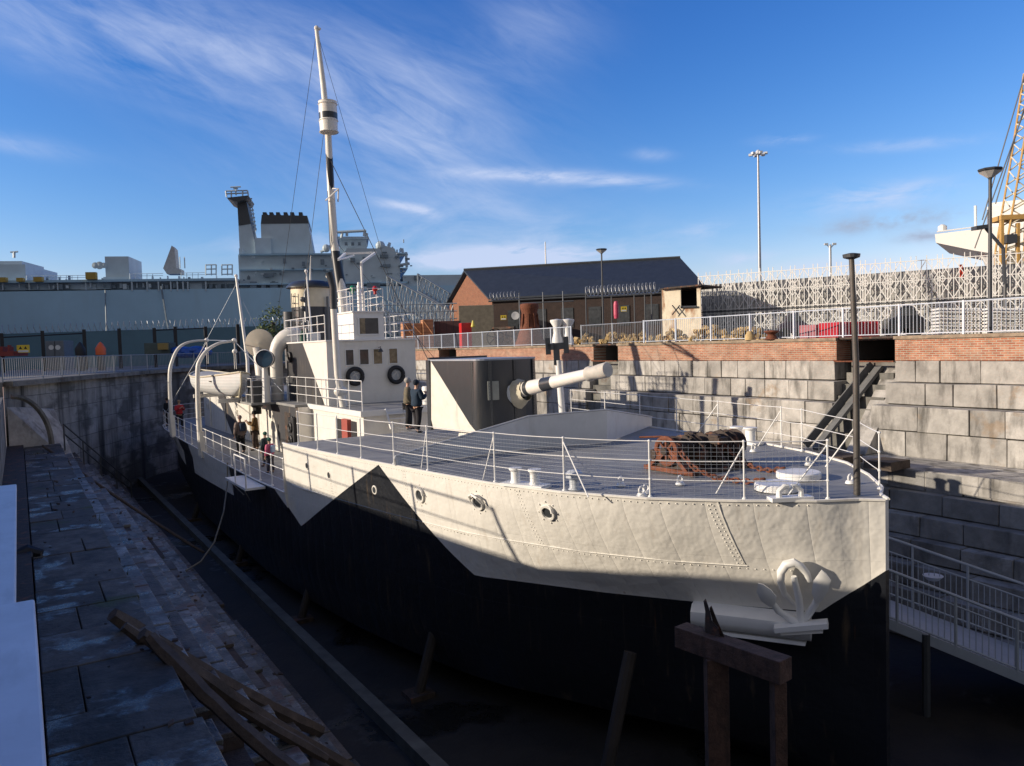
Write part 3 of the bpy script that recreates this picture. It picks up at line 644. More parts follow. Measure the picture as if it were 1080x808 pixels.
for (y, z) in [(34.8,-3.2),(42.4,-3.2)]:
    o = MB(); o.lathe([(.1,0),(.17,.0),(.17,.04),(.1,.04)], (-2.9,y,z), (-1,0,0), 14); o.build('porthole_rim', m_white, dh)
# ladder on the front face
o = MB(); fl = [PZ(404,452,FD), PZ(417,449,FD)]
for x in (-1.45,-.72): o.beam((x,17.75,FD),(x,18.2,UD+.05),.05,.09)
for k in range(3): o.beam((-1.45,17.86+.11*k,FD+.18+.17*k),(-.72,17.86+.11*k,FD+.18+.17*k),.14,.03)
o.build('front_steps', m_white2, ship)
# bridge
m_br = mat('bridge_paint', WHITE, .45, var=.05, bump=.003, bs=6, dirt=(.45,.36,.25), dirt_amt=.2, dirt_scale=(3,3,.6), dirt_lo=.56,
    halves=dict(axis=1, dark=(.045,.046,.05), polys=[poly((25.6,.36),(22.95,-2.3),(34,-2.3),(34,.36))]))
bx0, bx1, by, bt = -2.07, 1.9, 22.5, .37
fr = MB(); fr.box(bx0,bx1,22.5,28.1,UD,bt); bridge = fr.build('bridge', m_br, ship)
o = MB(); o.box(bx0-.05,bx1+.05,22.42,28.2,bt,bt+.06); o.box(-1.2,1.2,28.2,30.2,bt,bt+.06); o.build('bridge_deck', m_white2, bridge)
for (px, w_) in [(364.6,.34),(378,.36),(392.3,.36),(406.5,.37)]: pass
for (x0, x1, am) in [(-1.27,-.94,0),(-.66,-.28,0),(-.05,.33,1),(.66,1.03,1)]:
    z0, z1 = -.62, -.0
    o = MB(); 
    for (a, b, c, d) in [(x0-.03,x1+.03,z1,z1+.03),(x0-.03,x1+.03,z0-.03,z0),(x0-.03,x0,z0,z1),(x1,x1+.03,z0,z1)]: o.box(a,b,by-.03,by+.002,c,d)
    wf = o.build('window', m_white2, bridge); MB().box(x0,x1,by-.012,by+.004,z0,z1).build('pane', m_amber if am else m_glass, wf)
o = MB(); o.tube([(.18,by-.02,.05),(.18,by-.25,.1),(.18,by-.25,0)], .015, 5); o.lathe([(.02,.08),(.05,.06),(.11,-.06),(.08,-.07),(0,-.05)], (.18,by-.25,-.05), (0,0,1), 12); o.build('deck_lamp', m_pole, bridge)
# wheelhouse on top
o = MB(); o.box(-.86,.5,22.55,24.6,bt+.06,1.55); wh = o.build('wheelhouse', m_white2, ship)
o = MB(); o.box(-.92,.56,22.48,24.7,1.55,1.61); o.build('roof', m_white2, wh)
o = MB()
for (a, b, c, d) in [(-.67,.28,1.31,1.36),(-.67,.28,.6,.65),(-.67,-.61,.65,1.31),(.23,.28,.65,1.31)]: o.box(a,b,22.5,22.553,c,d)
wf = o.build('window', m_white2, wh); MB().box(-.61,.23,22.53,22.556,.65,1.31).build('pane', m_glass, wf)
MB().box(-.58,-.36,22.52,22.53,.65,1.31).build('curtain', m_amber, wf)
def rect_rail(name, x0, x1, y0, y1, z, h=1.0, step=.8, skip=(), rails=(1,.66,.33), parent=ship):
    rl = MB(); po = MB()
    runs = [((x0,y0),(x1,y0)),((x1,y0),(x1,y1)),((x1,y1),(x0,y1)),((x0,y1),(x0,y0))]; ro = MB()
    sts = []
    for i, (a, b) in enumerate(runs):
        if i in skip: continue
        a, b = Vector((*a,z)), Vector((*b,z)); n = max(1, round((b-a).length/step))
        for f in rails: rl.tube([a+Vector((0,0,h*f)), b+Vector((0,0,h*f))], .016, 5)
        for k in range(n+1): sts.append(a.lerp(b, k/n))
    ro = rl.build(name, m_white2, parent)
    seen = []
    for p in sts:
        if any((p-q_).length < .05 for q_ in seen): continue
        seen.append(p); MB().tube([p, p+Vector((0,0,h))], .022, 6).build('stanchion', m_white2, ro)
    return ro
rect_rail('wheelhouse_roof_rail', -.85,.5,22.55,24.6,1.61,.95,.7)
rect_rail('bridge_wing_rail', .75,1.85,22.5,26.5,bt+.06,1.05,.9, skip=(3,))
rect_rail('bridge_wing_rail', bx0,-.95,22.6,28.1,bt+.06,1.02,1.0, skip=(1,0))
rect_rail('upper_deck_rail', -2.3,2.3,18.28,27.2,UD,1.12,1.35, skip=(0,1,2)); rect_rail('upper_deck_rail', 2.29,2.3,18.28,27.2,UD,1.12,1.35, skip=(0,2,3))
for (xa, xb) in ((.75,2.3),):
    o = MB()
    for f in (1,.66,.33): o.tube([(xa,18.28,UD+1.12*f),(xb,18.28,UD+1.12*f)], .02, 5)
    ro = o.build('upper_deck_rail', m_white2, ship)
    for x in (xa, xb): MB().tube([(x,18.28,UD),(x,18.28,UD+1.12)], .022, 6).build('stanchion', m_white2, ro)
rect_rail('searchlight_rail', -3.95,-2.35,27.25,30.15,UD,1.1,1.0, skip=(1,))
# lamps, tank, ventilators
o = MB(); o.lathe([(.2,0),(.2,.68),(.17,.72),(0,.72)], (.95,19.6,UD), (0,0,1), 18); o.build('white_tank', m_white2, ship, smooth=True)
for (x, c, n_) in [(-.38,(.01,.2,.09),'green'),(.12,(.45,.02,.02),'red')]:
    o = MB(); o.sphere((x*2-.02,22.7,2.55), .12, 12, 8, (1,1,1.1)); o.lathe([(.07,0),(.06,.15)], (x*2-.02,22.7,2.32), (0,0,1), 10); o.build(n_+'_navigation_lamp', mat(n_+'_lamp_glass', c, .25), ship, smooth=True)
o = MB(); o.lathe([(.09,0),(.09,1.1),(.06,1.15),(.06,1.25),(0,1.27)], (-.3,23.2,1.61), (0,0,1), 12); o.build('voice_pipe', m_white2, ship, smooth=True)
o = MB(); o.lathe([(.16,0),(.16,.36),(.1,.42),(.1,.5),(0,.5)], (-1.75,26.5,bt+.06), (0,0,1), 12); o.build('side_lamp', mat('dark_green_paint', (.012,.07,.05), .35), ship, smooth=True)
o = MB(); o.box(-1.5,-1.0,26.3,26.8,bt+.06,bt+.45); o.build('signal_locker', m_grey, ship, bevel=.02)
def cowl(c, r, h, head, name='ventilator', m=m_white2):
    c = Vector(c); o = MB(); pts = [c, c+Vector((0,0,h))]; n = 7
    for i in range(1, n+1):
        a = i/n*math.pi/2; pts.append(c+Vector((0,0,h))+Vector(head)*(r*2*(1-math.cos(a)))+Vector((0,0,r*2*math.sin(a))))
    o.tube(pts, [r]*2+[r*(1+.5*i/n) for i in range(1,n+1)], 18); ob = o.build(name, m, ship, smooth=True)
    MB().lathe([(0,.012),(r*1.42,.012)], pts[-1], Vector(head), 16).build('mouth', m_black, ob); return ob
vp = PX(294,398,-1.6)
o = MB(); vb = Vector((-2.5,28.3,UD)); pts = [vb, vb+Vector((0,0,2.1))]+[vb+Vector((.85*(1-math.cos(a)),-.1*(1-math.cos(a)),2.1+.85*math.sin(a))) for a in [i*math.pi/12 for i in range(1,8)]]
o.tube(pts, [.29]*2+[.31,.34,.38,.42,.46,.48,.45], 20); o.build('gooseneck_ventilator', m_white, ship, smooth=True)
# funnel
o = MB(); fc = Vector((.25,31.2,UD)); o.lathe([(1.0,0),(1.0,4.55),], fc, (0,0,1), 30); fun = o.build('funnel', m_dark, ship, smooth=True)
o = MB(); o.lathe([(1.005,4.5),(1.005,5.5)], fc, (0,0,1), 30); o.build('white_band', mat('cream_paint', (.70,.62,.45), .5, var=.1), fun, smooth=True)
o = MB(); o.lathe([(1.02,5.45),(1.24,5.5),(1.22,5.58),(.95,5.8),(.6,5.86),(0,5.8)], fc, (0,0,1), 30); o.build('cowl', m_dark, fun, smooth=True)
o = MB(); o.tube([fc+Vector((-1.1,.4,1.4)), fc+Vector((-1.1,.4,4.3))], .26, 12); o.tube([fc+Vector((-.6,-.95,.4)), fc+Vector((-.6,-.95,5.2)), fc+Vector((-.5,-.95,5.4))], .09, 8); o.tube([fc+Vector((.5,-1.05,2.4)), fc+Vector((.5,-1.05,5.0))], .07, 8); o.build('steam_pipe', mat('grey_pipe_paint', (.14,.145,.15), .4), fun, smooth=True)
o = MB()
for k in range(12): z = 1.2+.35*k; o.tube([fc+Vector((-1.06,-.18,z)), fc+Vector((-.98,-.5,z))], .018, 4)
o.tube([fc+Vector((-1.06,-.18,1)), fc+Vector((-1.06,-.18,5.2))], .02, 4); o.tube([fc+Vector((-.98,-.5,1)), fc+Vector((-.98,-.5,5.2))], .02, 4)
for z in (4.85, 4.4, 3.6): o.sphere(fc+Vector((-.75,-.95,z)), .14, 8, 6)
o.build('ladder', m_pole, fun)
o = MB(); p0, p1 = PX(329,353,-.9), PX(323,286,-.9); o.tube([p0+Vector((0,0,-.3)), p1], [.05,.035], 7); o.sphere(p1, .09, 8, 6); o.build('signal_pole', m_white2, ship, smooth=True)
o = MB(); o.tube([fc+Vector((0,0,5.8)), fc+Vector((.1,.2,6.6)), fc+Vector((.15,.2,7.2))], [.06,.03,.015], 6); o.sphere(fc+Vector((.9,-.2,6.1)), .14, 8, 6); o.build('funnel_top_fitting', m_white, fun, smooth=True)
# rubber tyre-like black ring on bridge side
o = MB(); o.tube([(-2.15,27.4+.2*math.cos(a),-.25+.2*math.sin(a)) for a in [i*2*math.pi/16 for i in range(17)]], .07, 6, False); o.build('black_fender_ring', m_black, ship)
# mast
mt = [PX(357,400,0), PX(363,327,0), PX(359,300,0), PX(352,255,0), PX(349,200,0), PX(346,140,0), PX(341,90,0), PX(334,32,0)]
mp_ = [Vector((0,25.6,UD)), Vector((0,25.8,1.6))]+mt[2:]
m_mast = mat('mast_camouflage', (.72,.68,.60), .45, var=.05, halves=dict(axis=1, dark=DARK, polys=[poly((26.62,8.6),(27.3,9.6),(26.6,6.6),(26.3,5.0)), poly((26.9,7.4),(27.5,7.4),(27.2,4.2),(26.62,4.4)), poly((26.2,4.6),(26.7,4.6),(26.4,2.2),(25.9,2.2))]))
o = MB(); o.tube(mp_, [.26,.25,.24,.2,.17,.15,.13,.09], 14); mast = o.build('mast', m_mast, ship, smooth=True)
o = MB(); cn = (mt[5]+mt[5])/2; n0 = PX(347,140,0); n1 = PX(345.5,107.5,0)
H = (n1-n0).length; ax = (n1-n0).normalized(); o.lathe([(0,0),(.36,.0),(.40,.03),(.42,H*.36),(.42,H*.64),(.41,H-.05),(.43,H),(.38,H),(.36,.1)], n0, ax, 26); cnest = o.build('crows_nest', m_white, mast, smooth=True)
for f in (.0,.36,.9):
    o = MB(); o.lathe([(.425,H*f),(.45,H*f+.02),(.425,H*f+.05)], n0, ax, 26); o.build('hoop', m_white, mast)
o = MB(); o.lathe([(.424,H*.42),(.426,H*.62)], n0, ax, 26); o.build('black_band', m_dark, mast, smooth=True)
o = MB(); tp = mt[7]; o.sphere(tp+Vector((0,0,.1)), .12, 10, 6); o.tube([tp+Vector((.1,0,.05)), tp+Vector((.18,0,.12))], .06, 6); o.build('truck', m_white, mast)
o = MB(); a, b = PX(351,200,0), PX(357,199,0); o.tube([PX(350,212,0)+Vector((-.3,0,0)), PX(357,199,0), PX(351,199,0)], .035, 5); o.tube([PX(350,212,0)+Vector((.3,0,0)), PX(357,199,0)], .035, 5); o.build('lamp_bracket', m_white2, mast)
# fore rigging & yard frame
def wire(a, b, r=.014, sag=0): 
    o = MB(); a, b = Vector(a), Vector(b); o.tube([a.lerp(b, t_)-Vector((0,0,sag*4*t_*(1-t_))) for t_ in [i/6 for i in range(7)]], r, 4); return o
rig = MB()
for (a, b) in [(mt[7], (-.9,34,1.0)), (mt[5]+Vector((0,0,1.2)), (-2.3,27,UD)), (mt[7], (2.2,22.5,-2.0)),]:
    rig.tube([a, b], .012, 4)
rig.tube([PX(349,170,0), Vector((2.05,19.2,FD))], .022, 4); rig.tube([PX(350,250,0), Vector((3.2,19.0,FD))], .012, 4)
rig.build('rigging', m_pole, ship)
hf = MB(); zt = 4.45; g0, g1, g2, g3 = PY(357,274,22.6), PY(364,267.5,24.3), PY(396,266.5,24.3), PY(381,277,22.6)
hf.beam(g0, g1, .09, .09); hf.beam(g1, g2, .09, .09); hf.beam(g2, g3, .09, .09); hf.tube([g3, Vector((g3.x+.05, 22.7, 1.6))], .05, 8); hf.beam(g0, Vector((0,24.4,zt-.3)), .06, .06)
hf.build('compass_gantry', m_white2, ship)
# slim exhaust pole forward of the bridge
o = MB(); e0 = PZ(360,429,UD); pts = [Vector((-1.85,21.4,UD)), PY(356,395,21.4), PY(353,345,21.4), PY(351.5,320,21.4)]; o.tube(pts, [.16,.13,.13,.13], 12); o.sphere(Vector((-1.95,21.4,UD+.62)), .22, 10, 8, (1.3,1,1)); gp = o.build('galley_stack', m_white, ship, smooth=True)
o = MB(); o.tube([PY(351.8,326,21.4), PY(351.3,303,21.4), PY(349,293,21.4), PY(347,287,21.4)], [.145,.14,.15,.16], 12); o.build('black_top', m_dark, gp, smooth=True)
# searchlights
o = MB(); dcn = PX(273.5,362,-2.6); dn = Vector((-.55,-.83,.03)).normalized(); R_ = 15*(dcn-C0).dot(F0)/FPX
o.lathe([(0,.1),(R_*.6,.06),(R_,.0),(R_,-.12),(R_*.8,-.3),(0,-.34)], dcn, dn, 34); dsh = o.build('signal_dish', mat('tan_paint', (.42,.38,.31), .6, var=.08), ship, smooth=True)
o = MB(); b0 = PX(275,396,-2.7); o.tube([Vector((b0.x,b0.y,UD)), Vector((b0.x,b0.y,UD+.8)), dcn+Vector((.05,.2,-.75)), dcn+Vector((.0,.25,-.2))], [.2,.22,.3,.34], 16); o.build('pedestal', m_white, dsh, smooth=True)
sc_ = PX(279.5,378.5,-3.3); R2 = 9*(sc_-C0).dot(F0)/FPX
o = MB(); o.lathe([(0,-.45),(R2*.8,-.4),(R2,-.2),(R2,.05),(R2*1.06,.06),(R2*1.06,.1),(R2*.94,.1)], sc_, dn, 26); sl = o.build('searchlight', m_dark, ship, smooth=True)
MB().lathe([(0,.05),(R2*.95,.07)], sc_, dn, 24).build('lens', mat('searchlight_lens', (.02,.05,.09), .04), sl)
o = MB(); o.lathe([(R2*1.03,.07),(R2*1.1,.08),(R2*1.03,.12)], sc_, dn, 26); o.tube([sc_+Vector((0,.1,-R2)), Vector((sc_.x,sc_.y+.1,UD))], [.12,.2], 10); o.build('yoke', m_white2, sl)
o = MB(); o.box(-3.85,-3.2,27.4,28.4,UD,UD+1.0); o.build('black_locker', m_dark, ship, bevel=.03)
o = MB(); o.lathe([(.2,0),(.2,.3),(.3,.4),(.3,.5)], (-3.4,28.6,UD-.6), (0,0,1), 12); o.build('platform_bracket', m_black, ship)
# fire hose reels and gear under the searchlight platform
o = MB()
for k in range(6): o.tube([(-3.0-.08*(k%2),24.6+.18*math.cos(a),-2.95-.27*k+.18*math.sin(a)) for a in [i*.7 for i in range(10)]], .06, 5)
o.box(-3.05,-2.9,24.2,25.0,MD,-2.8); o.build('hose_rack', m_black, ship)
# aft mast pole
o = MB(); o.tube([Vector((0,44,MD)), PX(261,380,0), PX(249,291,0)], [.13,.11,.08], 10); o.sphere(PX(249,291,0), .12, 8, 6); am = o.build('aft_mast', m_white, ship, smooth=True)
o = MB(); o.tube([PX(249,300,0), (-4.6,48,MD+.2)], .012, 4); o.tube([PX(252,310,0), (3.5,44.5,MD+.2)], .012, 4); o.build('aft_rigging', m_galv, am)
# gun ---------------------------------------------------------------
gz0, gz1 = -2.6, -.43
th_ = rad(6); gf = Vector((math.sin(th_), -math.cos(th_), 0)); gr = Vector((math.cos(th_), math.sin(th_), 0)); g0_ = Vector((-1.40, 11.65, 0)); GL, GW = 2.5, 2.3
def dshape(z, s_=1.0):
    pts = [(0,-GL),(0,-1.2),(0,-.15)]; n = 16
    for i in range(n+1):
        a = math.pi*i/n; pts.append((GW/2-GW/2*math.cos(a), -.08+.5*math.sin(a)**.85))
    pts += [(GW,-.15),(GW,-1.2),(GW,-GL)]
    return [g0_+gr*(GW/2+(u-GW/2)*s_)+gf*(v*s_)+Vector((0,0,z)) for u, v in pts]
m_gun = mat('gun_shield_paint', (.74,.70,.62), .35, var=.08, vs=4, bump=.002, bs=7, dirt=(.2,.17,.13), dirt_amt=.25, dirt_scale=(3,3,.4), dirt_lo=.6, halves=dict(axis=1, dark=(.032,.036,.042), polys=[[line((14.0,-.45),(11.62,-2.6),(11,-.4))]]))
o = MB(); b = dshape(gz0+.02, .985); m_ = dshape(gz0+.3, 1.03); tpz = dshape(gz1, .99); n = len(b)
o.add(b+m_+tpz, [(i,(i+1),(i+1)+n,i+n) for i in range(n-1)]+[(i+n,(i+1)+n,(i+1)+2*n,i+2*n) for i in range(n-1)])
P2 = dshape(0, 1.0)
for i in (2, 7, 11, 15):
    a_ = P2[i]; c_ = g0_+gr*GW/2-gf*.6; dd = (a_-c_); dd.z = 0; dd.normalize(); tt = Vector((-dd.y, dd.x, 0))
    o.obox(a_+dd*.012+Vector((0,0,(gz0+gz1)/2+.1)), tt, dd, (0,0,1), .05, .012, (gz1-gz0)/2-.12)
    for k in range(22):
        for s1 in (-.03,.03): o.sphere(a_+dd*.028+tt*s1+Vector((0,0,gz0+.3+k*.085)), .013, 5, 3)
gun = o.build('gun_turret', m_gun, ship, smooth=True)
o = MB(); t1 = dshape(gz1, 1.01); t2 = [v+Vector((0,0,.05)) for v in t1]; o.add(t1+t2, [tuple(range(n,2*n))]+[(i,(i+1)%n,(i+1)%n+n,i+n) for i in range(n)]); o.build('turret_roof', mat('turret_roof_paint', (.30,.33,.38), .4, var=.1), gun)
o = MB(); ra, rb_ = g0_-gf*GL, g0_-gf*GL+gr*GW
for p in (ra, rb_): o.obox(p+Vector((0,0,(gz0+gz1)/2)), gr, gf, (0,0,1), .05, .09, (gz1-gz0)/2+.03)
o.beam(ra+Vector((0,0,gz1+.06)), rb_+Vector((0,0,gz1+.06)), .1, .1); o.obox(ra+gr*.35-gf*.1+Vector((0,0,-1.5)), gr, gf, (0,0,1), .3, .03, .95); o.build('rear_frame', m_dark, gun)
o = MB(); gc = g0_+gr*GW/2-gf*1.0; o.lathe([(.95,0),(.9,.25),(.7,.34),(.7,.9)], gc+Vector((0,0,FD)), (0,0,1), 26); o.build('gun_mount', m_white, gun, smooth=True)
wn_ = (gf*.9-gr*.43).normalized(); wc = g0_+gr*.42+gf*.30+Vector((0,0,-1.32)); o = MB(); o.obox(wc, wn_.cross(Vector((0,0,1))), wn_, (0,0,1), .17, .05, .28); o.build('sighting_hatch', mat('hatch_cover', (.28,.29,.26), .5, var=.15), gun, bevel=.01)
bs0 = g0_+gr*(GW/2+.12)+gf*.36+Vector((0,0,-1.38)); bu = (gf*3.9+Vector((0,0,.68))).normalized()
o = MB(); o.lathe([(.40,-.1),(.44,.02),(.40,.08),(.3,.1)], bs0, bu, 26); o.build('mantlet', m_grey, gun, smooth=True)
segs = [(-.3,.225,m_white),(.5,.22,m_dark),(.68,.215,m_white),(1.25,.20,m_dark),(1.7,.185,m_white),(3.2,.15,None)]
for (d0, r0, m_), (d1, r1, _) in zip(segs, segs[1:]):
    o = MB(); o.lathe([(r0,d0),(r1,d1)], bs0, bu, 24); o.build('barrel', m_, gun, smooth=True)
o = MB(); o.lathe([(.15,3.1),(.20,3.12),(.21,3.2),(.175,3.26),(.20,3.6),(.205,3.82),(.19,3.86),(0,3.86)], bs0, bu, 24); o.build('muzzle_cover', mat('grey_canvas_tompion', (.50,.48,.43), .7, var=.15), gun, smooth=True)
o = MB(); o.lathe([(.36,.06),(.33,.18),(.27,.32),(.25,.44)], bs0, bu, 24)
for k in range(len(o.v)):
    v = o.v[k]; low_ = max(0, bs0.z+.02-v.z); o.v[k] = v+Vector((0,0,-.55*low_))+Vector((random.uniform(-.02,.02),0,random.uniform(-.02,.02)))
o.build('canvas_cover', mat('cream_canvas', (.6,.55,.42), .9, var=.15, bump=.01), gun, smooth=True)
hb_ = PX(594,438,5.45); dpp = (hb_-C0).dot(F0); hb_.z = FD
def hp(x, y): return PD(x, y, dpp)
o = MB(); o.tube([hb_, hp(593,436), hp(588.5,380)], [.15,.13,.12], 12); post = o.build('fork_post', m_white2, ship, smooth=True)
o = MB(); sx = .014
for (a, b, wd_) in [((587.6,385),(586.5,363),.24),((578.5,374),(577.5,356.5),.2),((597.5,372.5),(596.5,355),.2),((577.5,366),(597,364.5),.26)]: o.beam(hp(*a), hp(*b), .2, wd_, up=F0) if 0 else o.beam(hp(*a), hp(*b), wd_, .2, up=F0)
o.build('fork_head', m_dark, post)
# anchor bed and anchor ------------------------------------------------
def HP(px, py, off=.0):
    """point on the starboard bow plating seen along the given sight line, moved out by off"""
    best = None
    for i in range(1400):
        y = -.15+i*.005; 
        d = ray(px, py)
        for f in range(1): 
            # intersect ray with vertical strip at this y
            q = C0 + d*((y-CAMY)/d.y); hx_ = hull_pt(y, q.z).x; e_ = abs(q.x-hx_)
            if best is None or e_ < best[0]: best = (e_, q, y)
    q = best[1]; return q + hull_n(best[2], q.z)*off
ab = MB(); a, b = HP(733,642,.16), HP(856,652,.16); a.z = b.z = -5.22
prof = [(.26,.10),(.25,-.05),(.18,-.2),(.05,-.27),(-.12,-.28),(-.2,-.2)]
u = (b-a).normalized(); nn = Vector((u.y,-u.x,0)); nn = nn if nn.x < 0 else -nn
ab.prism([a+nn*p+Vector((0,0,q)) for p, q in [(-.35,.16),(.12,.16),(.26,.06),(.28,-.1),(.2,-.24),(.06,-.3),(-.35,-.3)]], b-a)
bed = ab.build('anchor_bed', m_white2, ship, smooth=True)
o = MB(); o.prism([a+u*.12+nn*p+Vector((0,0,q)) for p, q in [(-.3,-.30),(.16,-.30),(.18,-.36),(-.3,-.42)]], (b-a)*.9); o.prism([a+nn*p+Vector((0,0,q)) for p, q in [(-.3,.17),(-.22,.30),(-.2,.30),(-.2,.17)]], b-a); o.build('bed_flange', m_white2, bed)
anc = thing('anchor', HP(842,646,.4), 'white stocked anchor lashed upright against the bow on its bed', 'anchor')
def AP(px, py, off=.22): return HP(px, py, off)
def flat(p, dz=0): return p
o = MB(); o.tube([AP(846,646,.36), AP(842,622,.27), AP(836,601,.22)], [.07,.065,.05], 10); o.build('shank', m_white2, anc, smooth=True)
o = MB(); arc = [(843,644),(832,638),(821,631),(813,621),(807,613),(801,605)]; o.tube([AP(x, y, .34) for x, y in arc], [.085,.07,.062,.055,.045,.02], 10)
arc2 = [(845,644),(853,636),(859,627),(862,617),(864,606),(863,596)]; o.tube([AP(x, y, .30) for x, y in arc2], [.085,.07,.062,.055,.045,.02], 10); o.build('arms', m_white2, anc, smooth=True)
for pts in ([(799,601),(798.5,609),(803,618),(812,625),(817.5,622),(818,615),(812,608),(804,602.5)], [(863,590),(855,601),(854,612),(858,622),(864,622),(870,612),(871,601),(867,594)]):
    o = MB(); P3 = [AP(x, y, .40) for x, y in pts]; cx = sum(P3, Vector())/len(P3); top_ = cx+nn*.07
    nP = len(P3); vs = P3+[top_]+[p-nn*.04 for p in P3]; o.add(vs, [(i,(i+1)%nP,nP) for i in range(nP)]+[(i,(i+1)%nP,(i+1)%nP+nP+1,i+nP+1) for i in range(nP)]); o.build('fluke', m_white2, anc, smooth=True)
o = MB(); ring = [(838,632),(827,620),(823,608),(823,598),(828,590.5),(836,588.5),(843,592),(850,600),(853,608)]; o.tube([AP(x, y, .16) for x, y in ring], [.04,.055,.065,.075,.08,.08,.07,.06,.045], 10); o.build('shackle', m_white2, anc, smooth=True)
o = MB(); s0, s1 = AP(820,652,.5), AP(873,643,.42); s0.z -= .0; o.beam(s0, s1, .3, .09); o.beam(s0-Vector((0,0,.05))+u*.1, s0+(s1-s0)*.9-Vector((0,0,.09)), .2, .08); o.build('stock', m_white2, anc)
# lifeboat and davits
def davit(pts, Y0, parent=ship):
    P3 = [PY(x, y, Y0) for x, y in pts]; rs = [.15]*2+[.14,.13,.12,.11,.10,.09,.08]; o = MB()
    # smooth the arc
    S = []
    for i in range(len(P3)-1):
        for t_ in (0,.25,.5,.75):
            p0, p1, p2, p3 = P3[max(i-1,0)], P3[i], P3[i+1], P3[min(i+2,len(P3)-1)]
            S.append(.5*((2*p1)+(p2-p0)*t_+(2*p0-5*p1+4*p2-p3)*t_*t_+(-p0+3*p1-3*p2+p3)*t_**3))
    S.append(P3[-1]); n = len(S); o.tube(S, [lerp(.12,.06,i/(n-1)) for i in range(n)], 10)
    d = o.build('davit', m_white, parent, smooth=True)
    e = S[-1]; o = MB(); o.sphere(e, .13, 8, 6); o.tube([e, e-Vector((0,0,.5))], .03, 5); o.sphere(e-Vector((0,0,.5)), .12, 8, 6); 
    for dx in (-.04,.04): o.tube([e+Vector((dx,0,-.5)), e+Vector((dx,0,-1.35))], .014, 4)
    o.build('block_and_fall', m_white, d); 
    o = MB(); bp_ = P3[0]; o.prism([bp_+Vector((-.05,-.3,-.1)), bp_+Vector((-.05,.3,-.1)), bp_+Vector((-.05,.12,1.1)), bp_+Vector((-.05,-.12,1.1))], (.22,0,0)); o.build('foot', m_white, d); return e
e1 = davit([(181.5,459),(180,430),(179,395),(182,380),(187,369),(194,363),(204,360),(218,358.8)], 38.6)
e2 = davit([(212,480),(209,430),(208.5,391),(211,380),(217,371),(224,365.5),(233,361.5),(247,359.5)], 30.0)
o = MB(); o.tube([e1, e2], .02, 5); o.tube([e1, (-2.9,42.5,UD)], .02, 5); o.tube([e1+Vector((0,0,-.1)), (-5.4,42,MD+1)], .016, 5); o.tube([e2, (-2.8,26.5,UD+.5)], .018, 5); o.build('davit_guys', m_galv, ship)
boat = thing('lifeboat', (-4.2, 34, -2.05), 'white clinker lifeboat hanging between the two curved davits', 'boat')
bm_ = MB(); BY0, BY1, NS = 28.0, 37.2, 22; prev = None; BW = 1.15
for i in range(NS+1):
    t_ = i/NS; y = lerp(BY0, BY1, t_); e = abs(2*t_-1); wv = BW*max(.03, (1-e**2.6)); shr = -1.12+.25*e**2; keel = -2.02+.10*e**4+(.5*max(0,e-.85)/.15 if e > .85 else 0)
    row = []
    for k in range(13):
        a = k/12; ang = math.pi*a; yy_ = -math.cos(ang)
        z = shr+(keel-shr)*(math.sin(ang)**.75 if 0 < a < 1 else 0); x = wv*(abs(yy_)**.8)*(1 if yy_ > 0 else -1)
        row.append(Vector((-4.2+x, y, z)))
    o0 = len(bm_.v); bm_.v += row
    if prev is not None:
        for k in range(12): bm_.f.append((prev+k, prev+k+1, o0+k+1, o0+k))
    prev = o0
m_boat = mat('white_clinker_paint', (.70,.71,.70), .4, var=.04, planks=(2,.14,.12,.35))
bm_.build('boat_hull', m_boat, boat, smooth=True)
o = MB(); 
for s1 in (0, 12): o.tube([bm_.v[i*13+s1]+Vector((0,0,.02)) for i in range(NS+1)], .045, 6)
o.tube([(-4.2,BY0-.05,-.82),(-4.2,BY0+.05,-1.4),(-4.2,BY0+.5,-2.0),(-4.2,BY1-.5,-2.02),(-4.2,BY1-.02,-1.3),(-4.2,BY1+.03,-.85)], .045, 6); o.build('gunwale', mat('cream_trim', (.6,.54,.4), .5), boat)
o = MB()
for y in (30,32,34): o.box(-5.15,-3.25,y,y+.25,-1.3,-1.26)
o.build('thwart', m_wood, boat)
o = MB(); rws = []
for i in range(3, NS-2):
    t_ = i/NS; e = abs(2*t_-1); wv = BW*(1-e**2.6)*.96; y = lerp(BY0, BY1, t_); o0 = len(o.v)
    for k in range(7): a = k/6*2-1; o.v.append(Vector((-4.2+wv*a, y, -1.10+.1*e+.12*(1-a*a)+random.uniform(-.015,.015))))
    if rws:
        for k in range(6): o.f.append((rws[-1]+k, rws[-1]+k+1, o0+k+1, o0+k))
    rws.append(o0)
o.build('canvas_cover', mat('grey_boat_canvas', (.33,.34,.36), .9, var=.15, bump=.01), boat, smooth=True)
o = MB()
for y in (29.6, 35.6): o.box(-4.9,-2.95,y-.08,y+.08,UD-.05,UD+.14); o.beam((-3.6,y,UD+.1),(-3.3,y,-1.35),.1,.1)
o.build('boat_chock', m_white, ship)
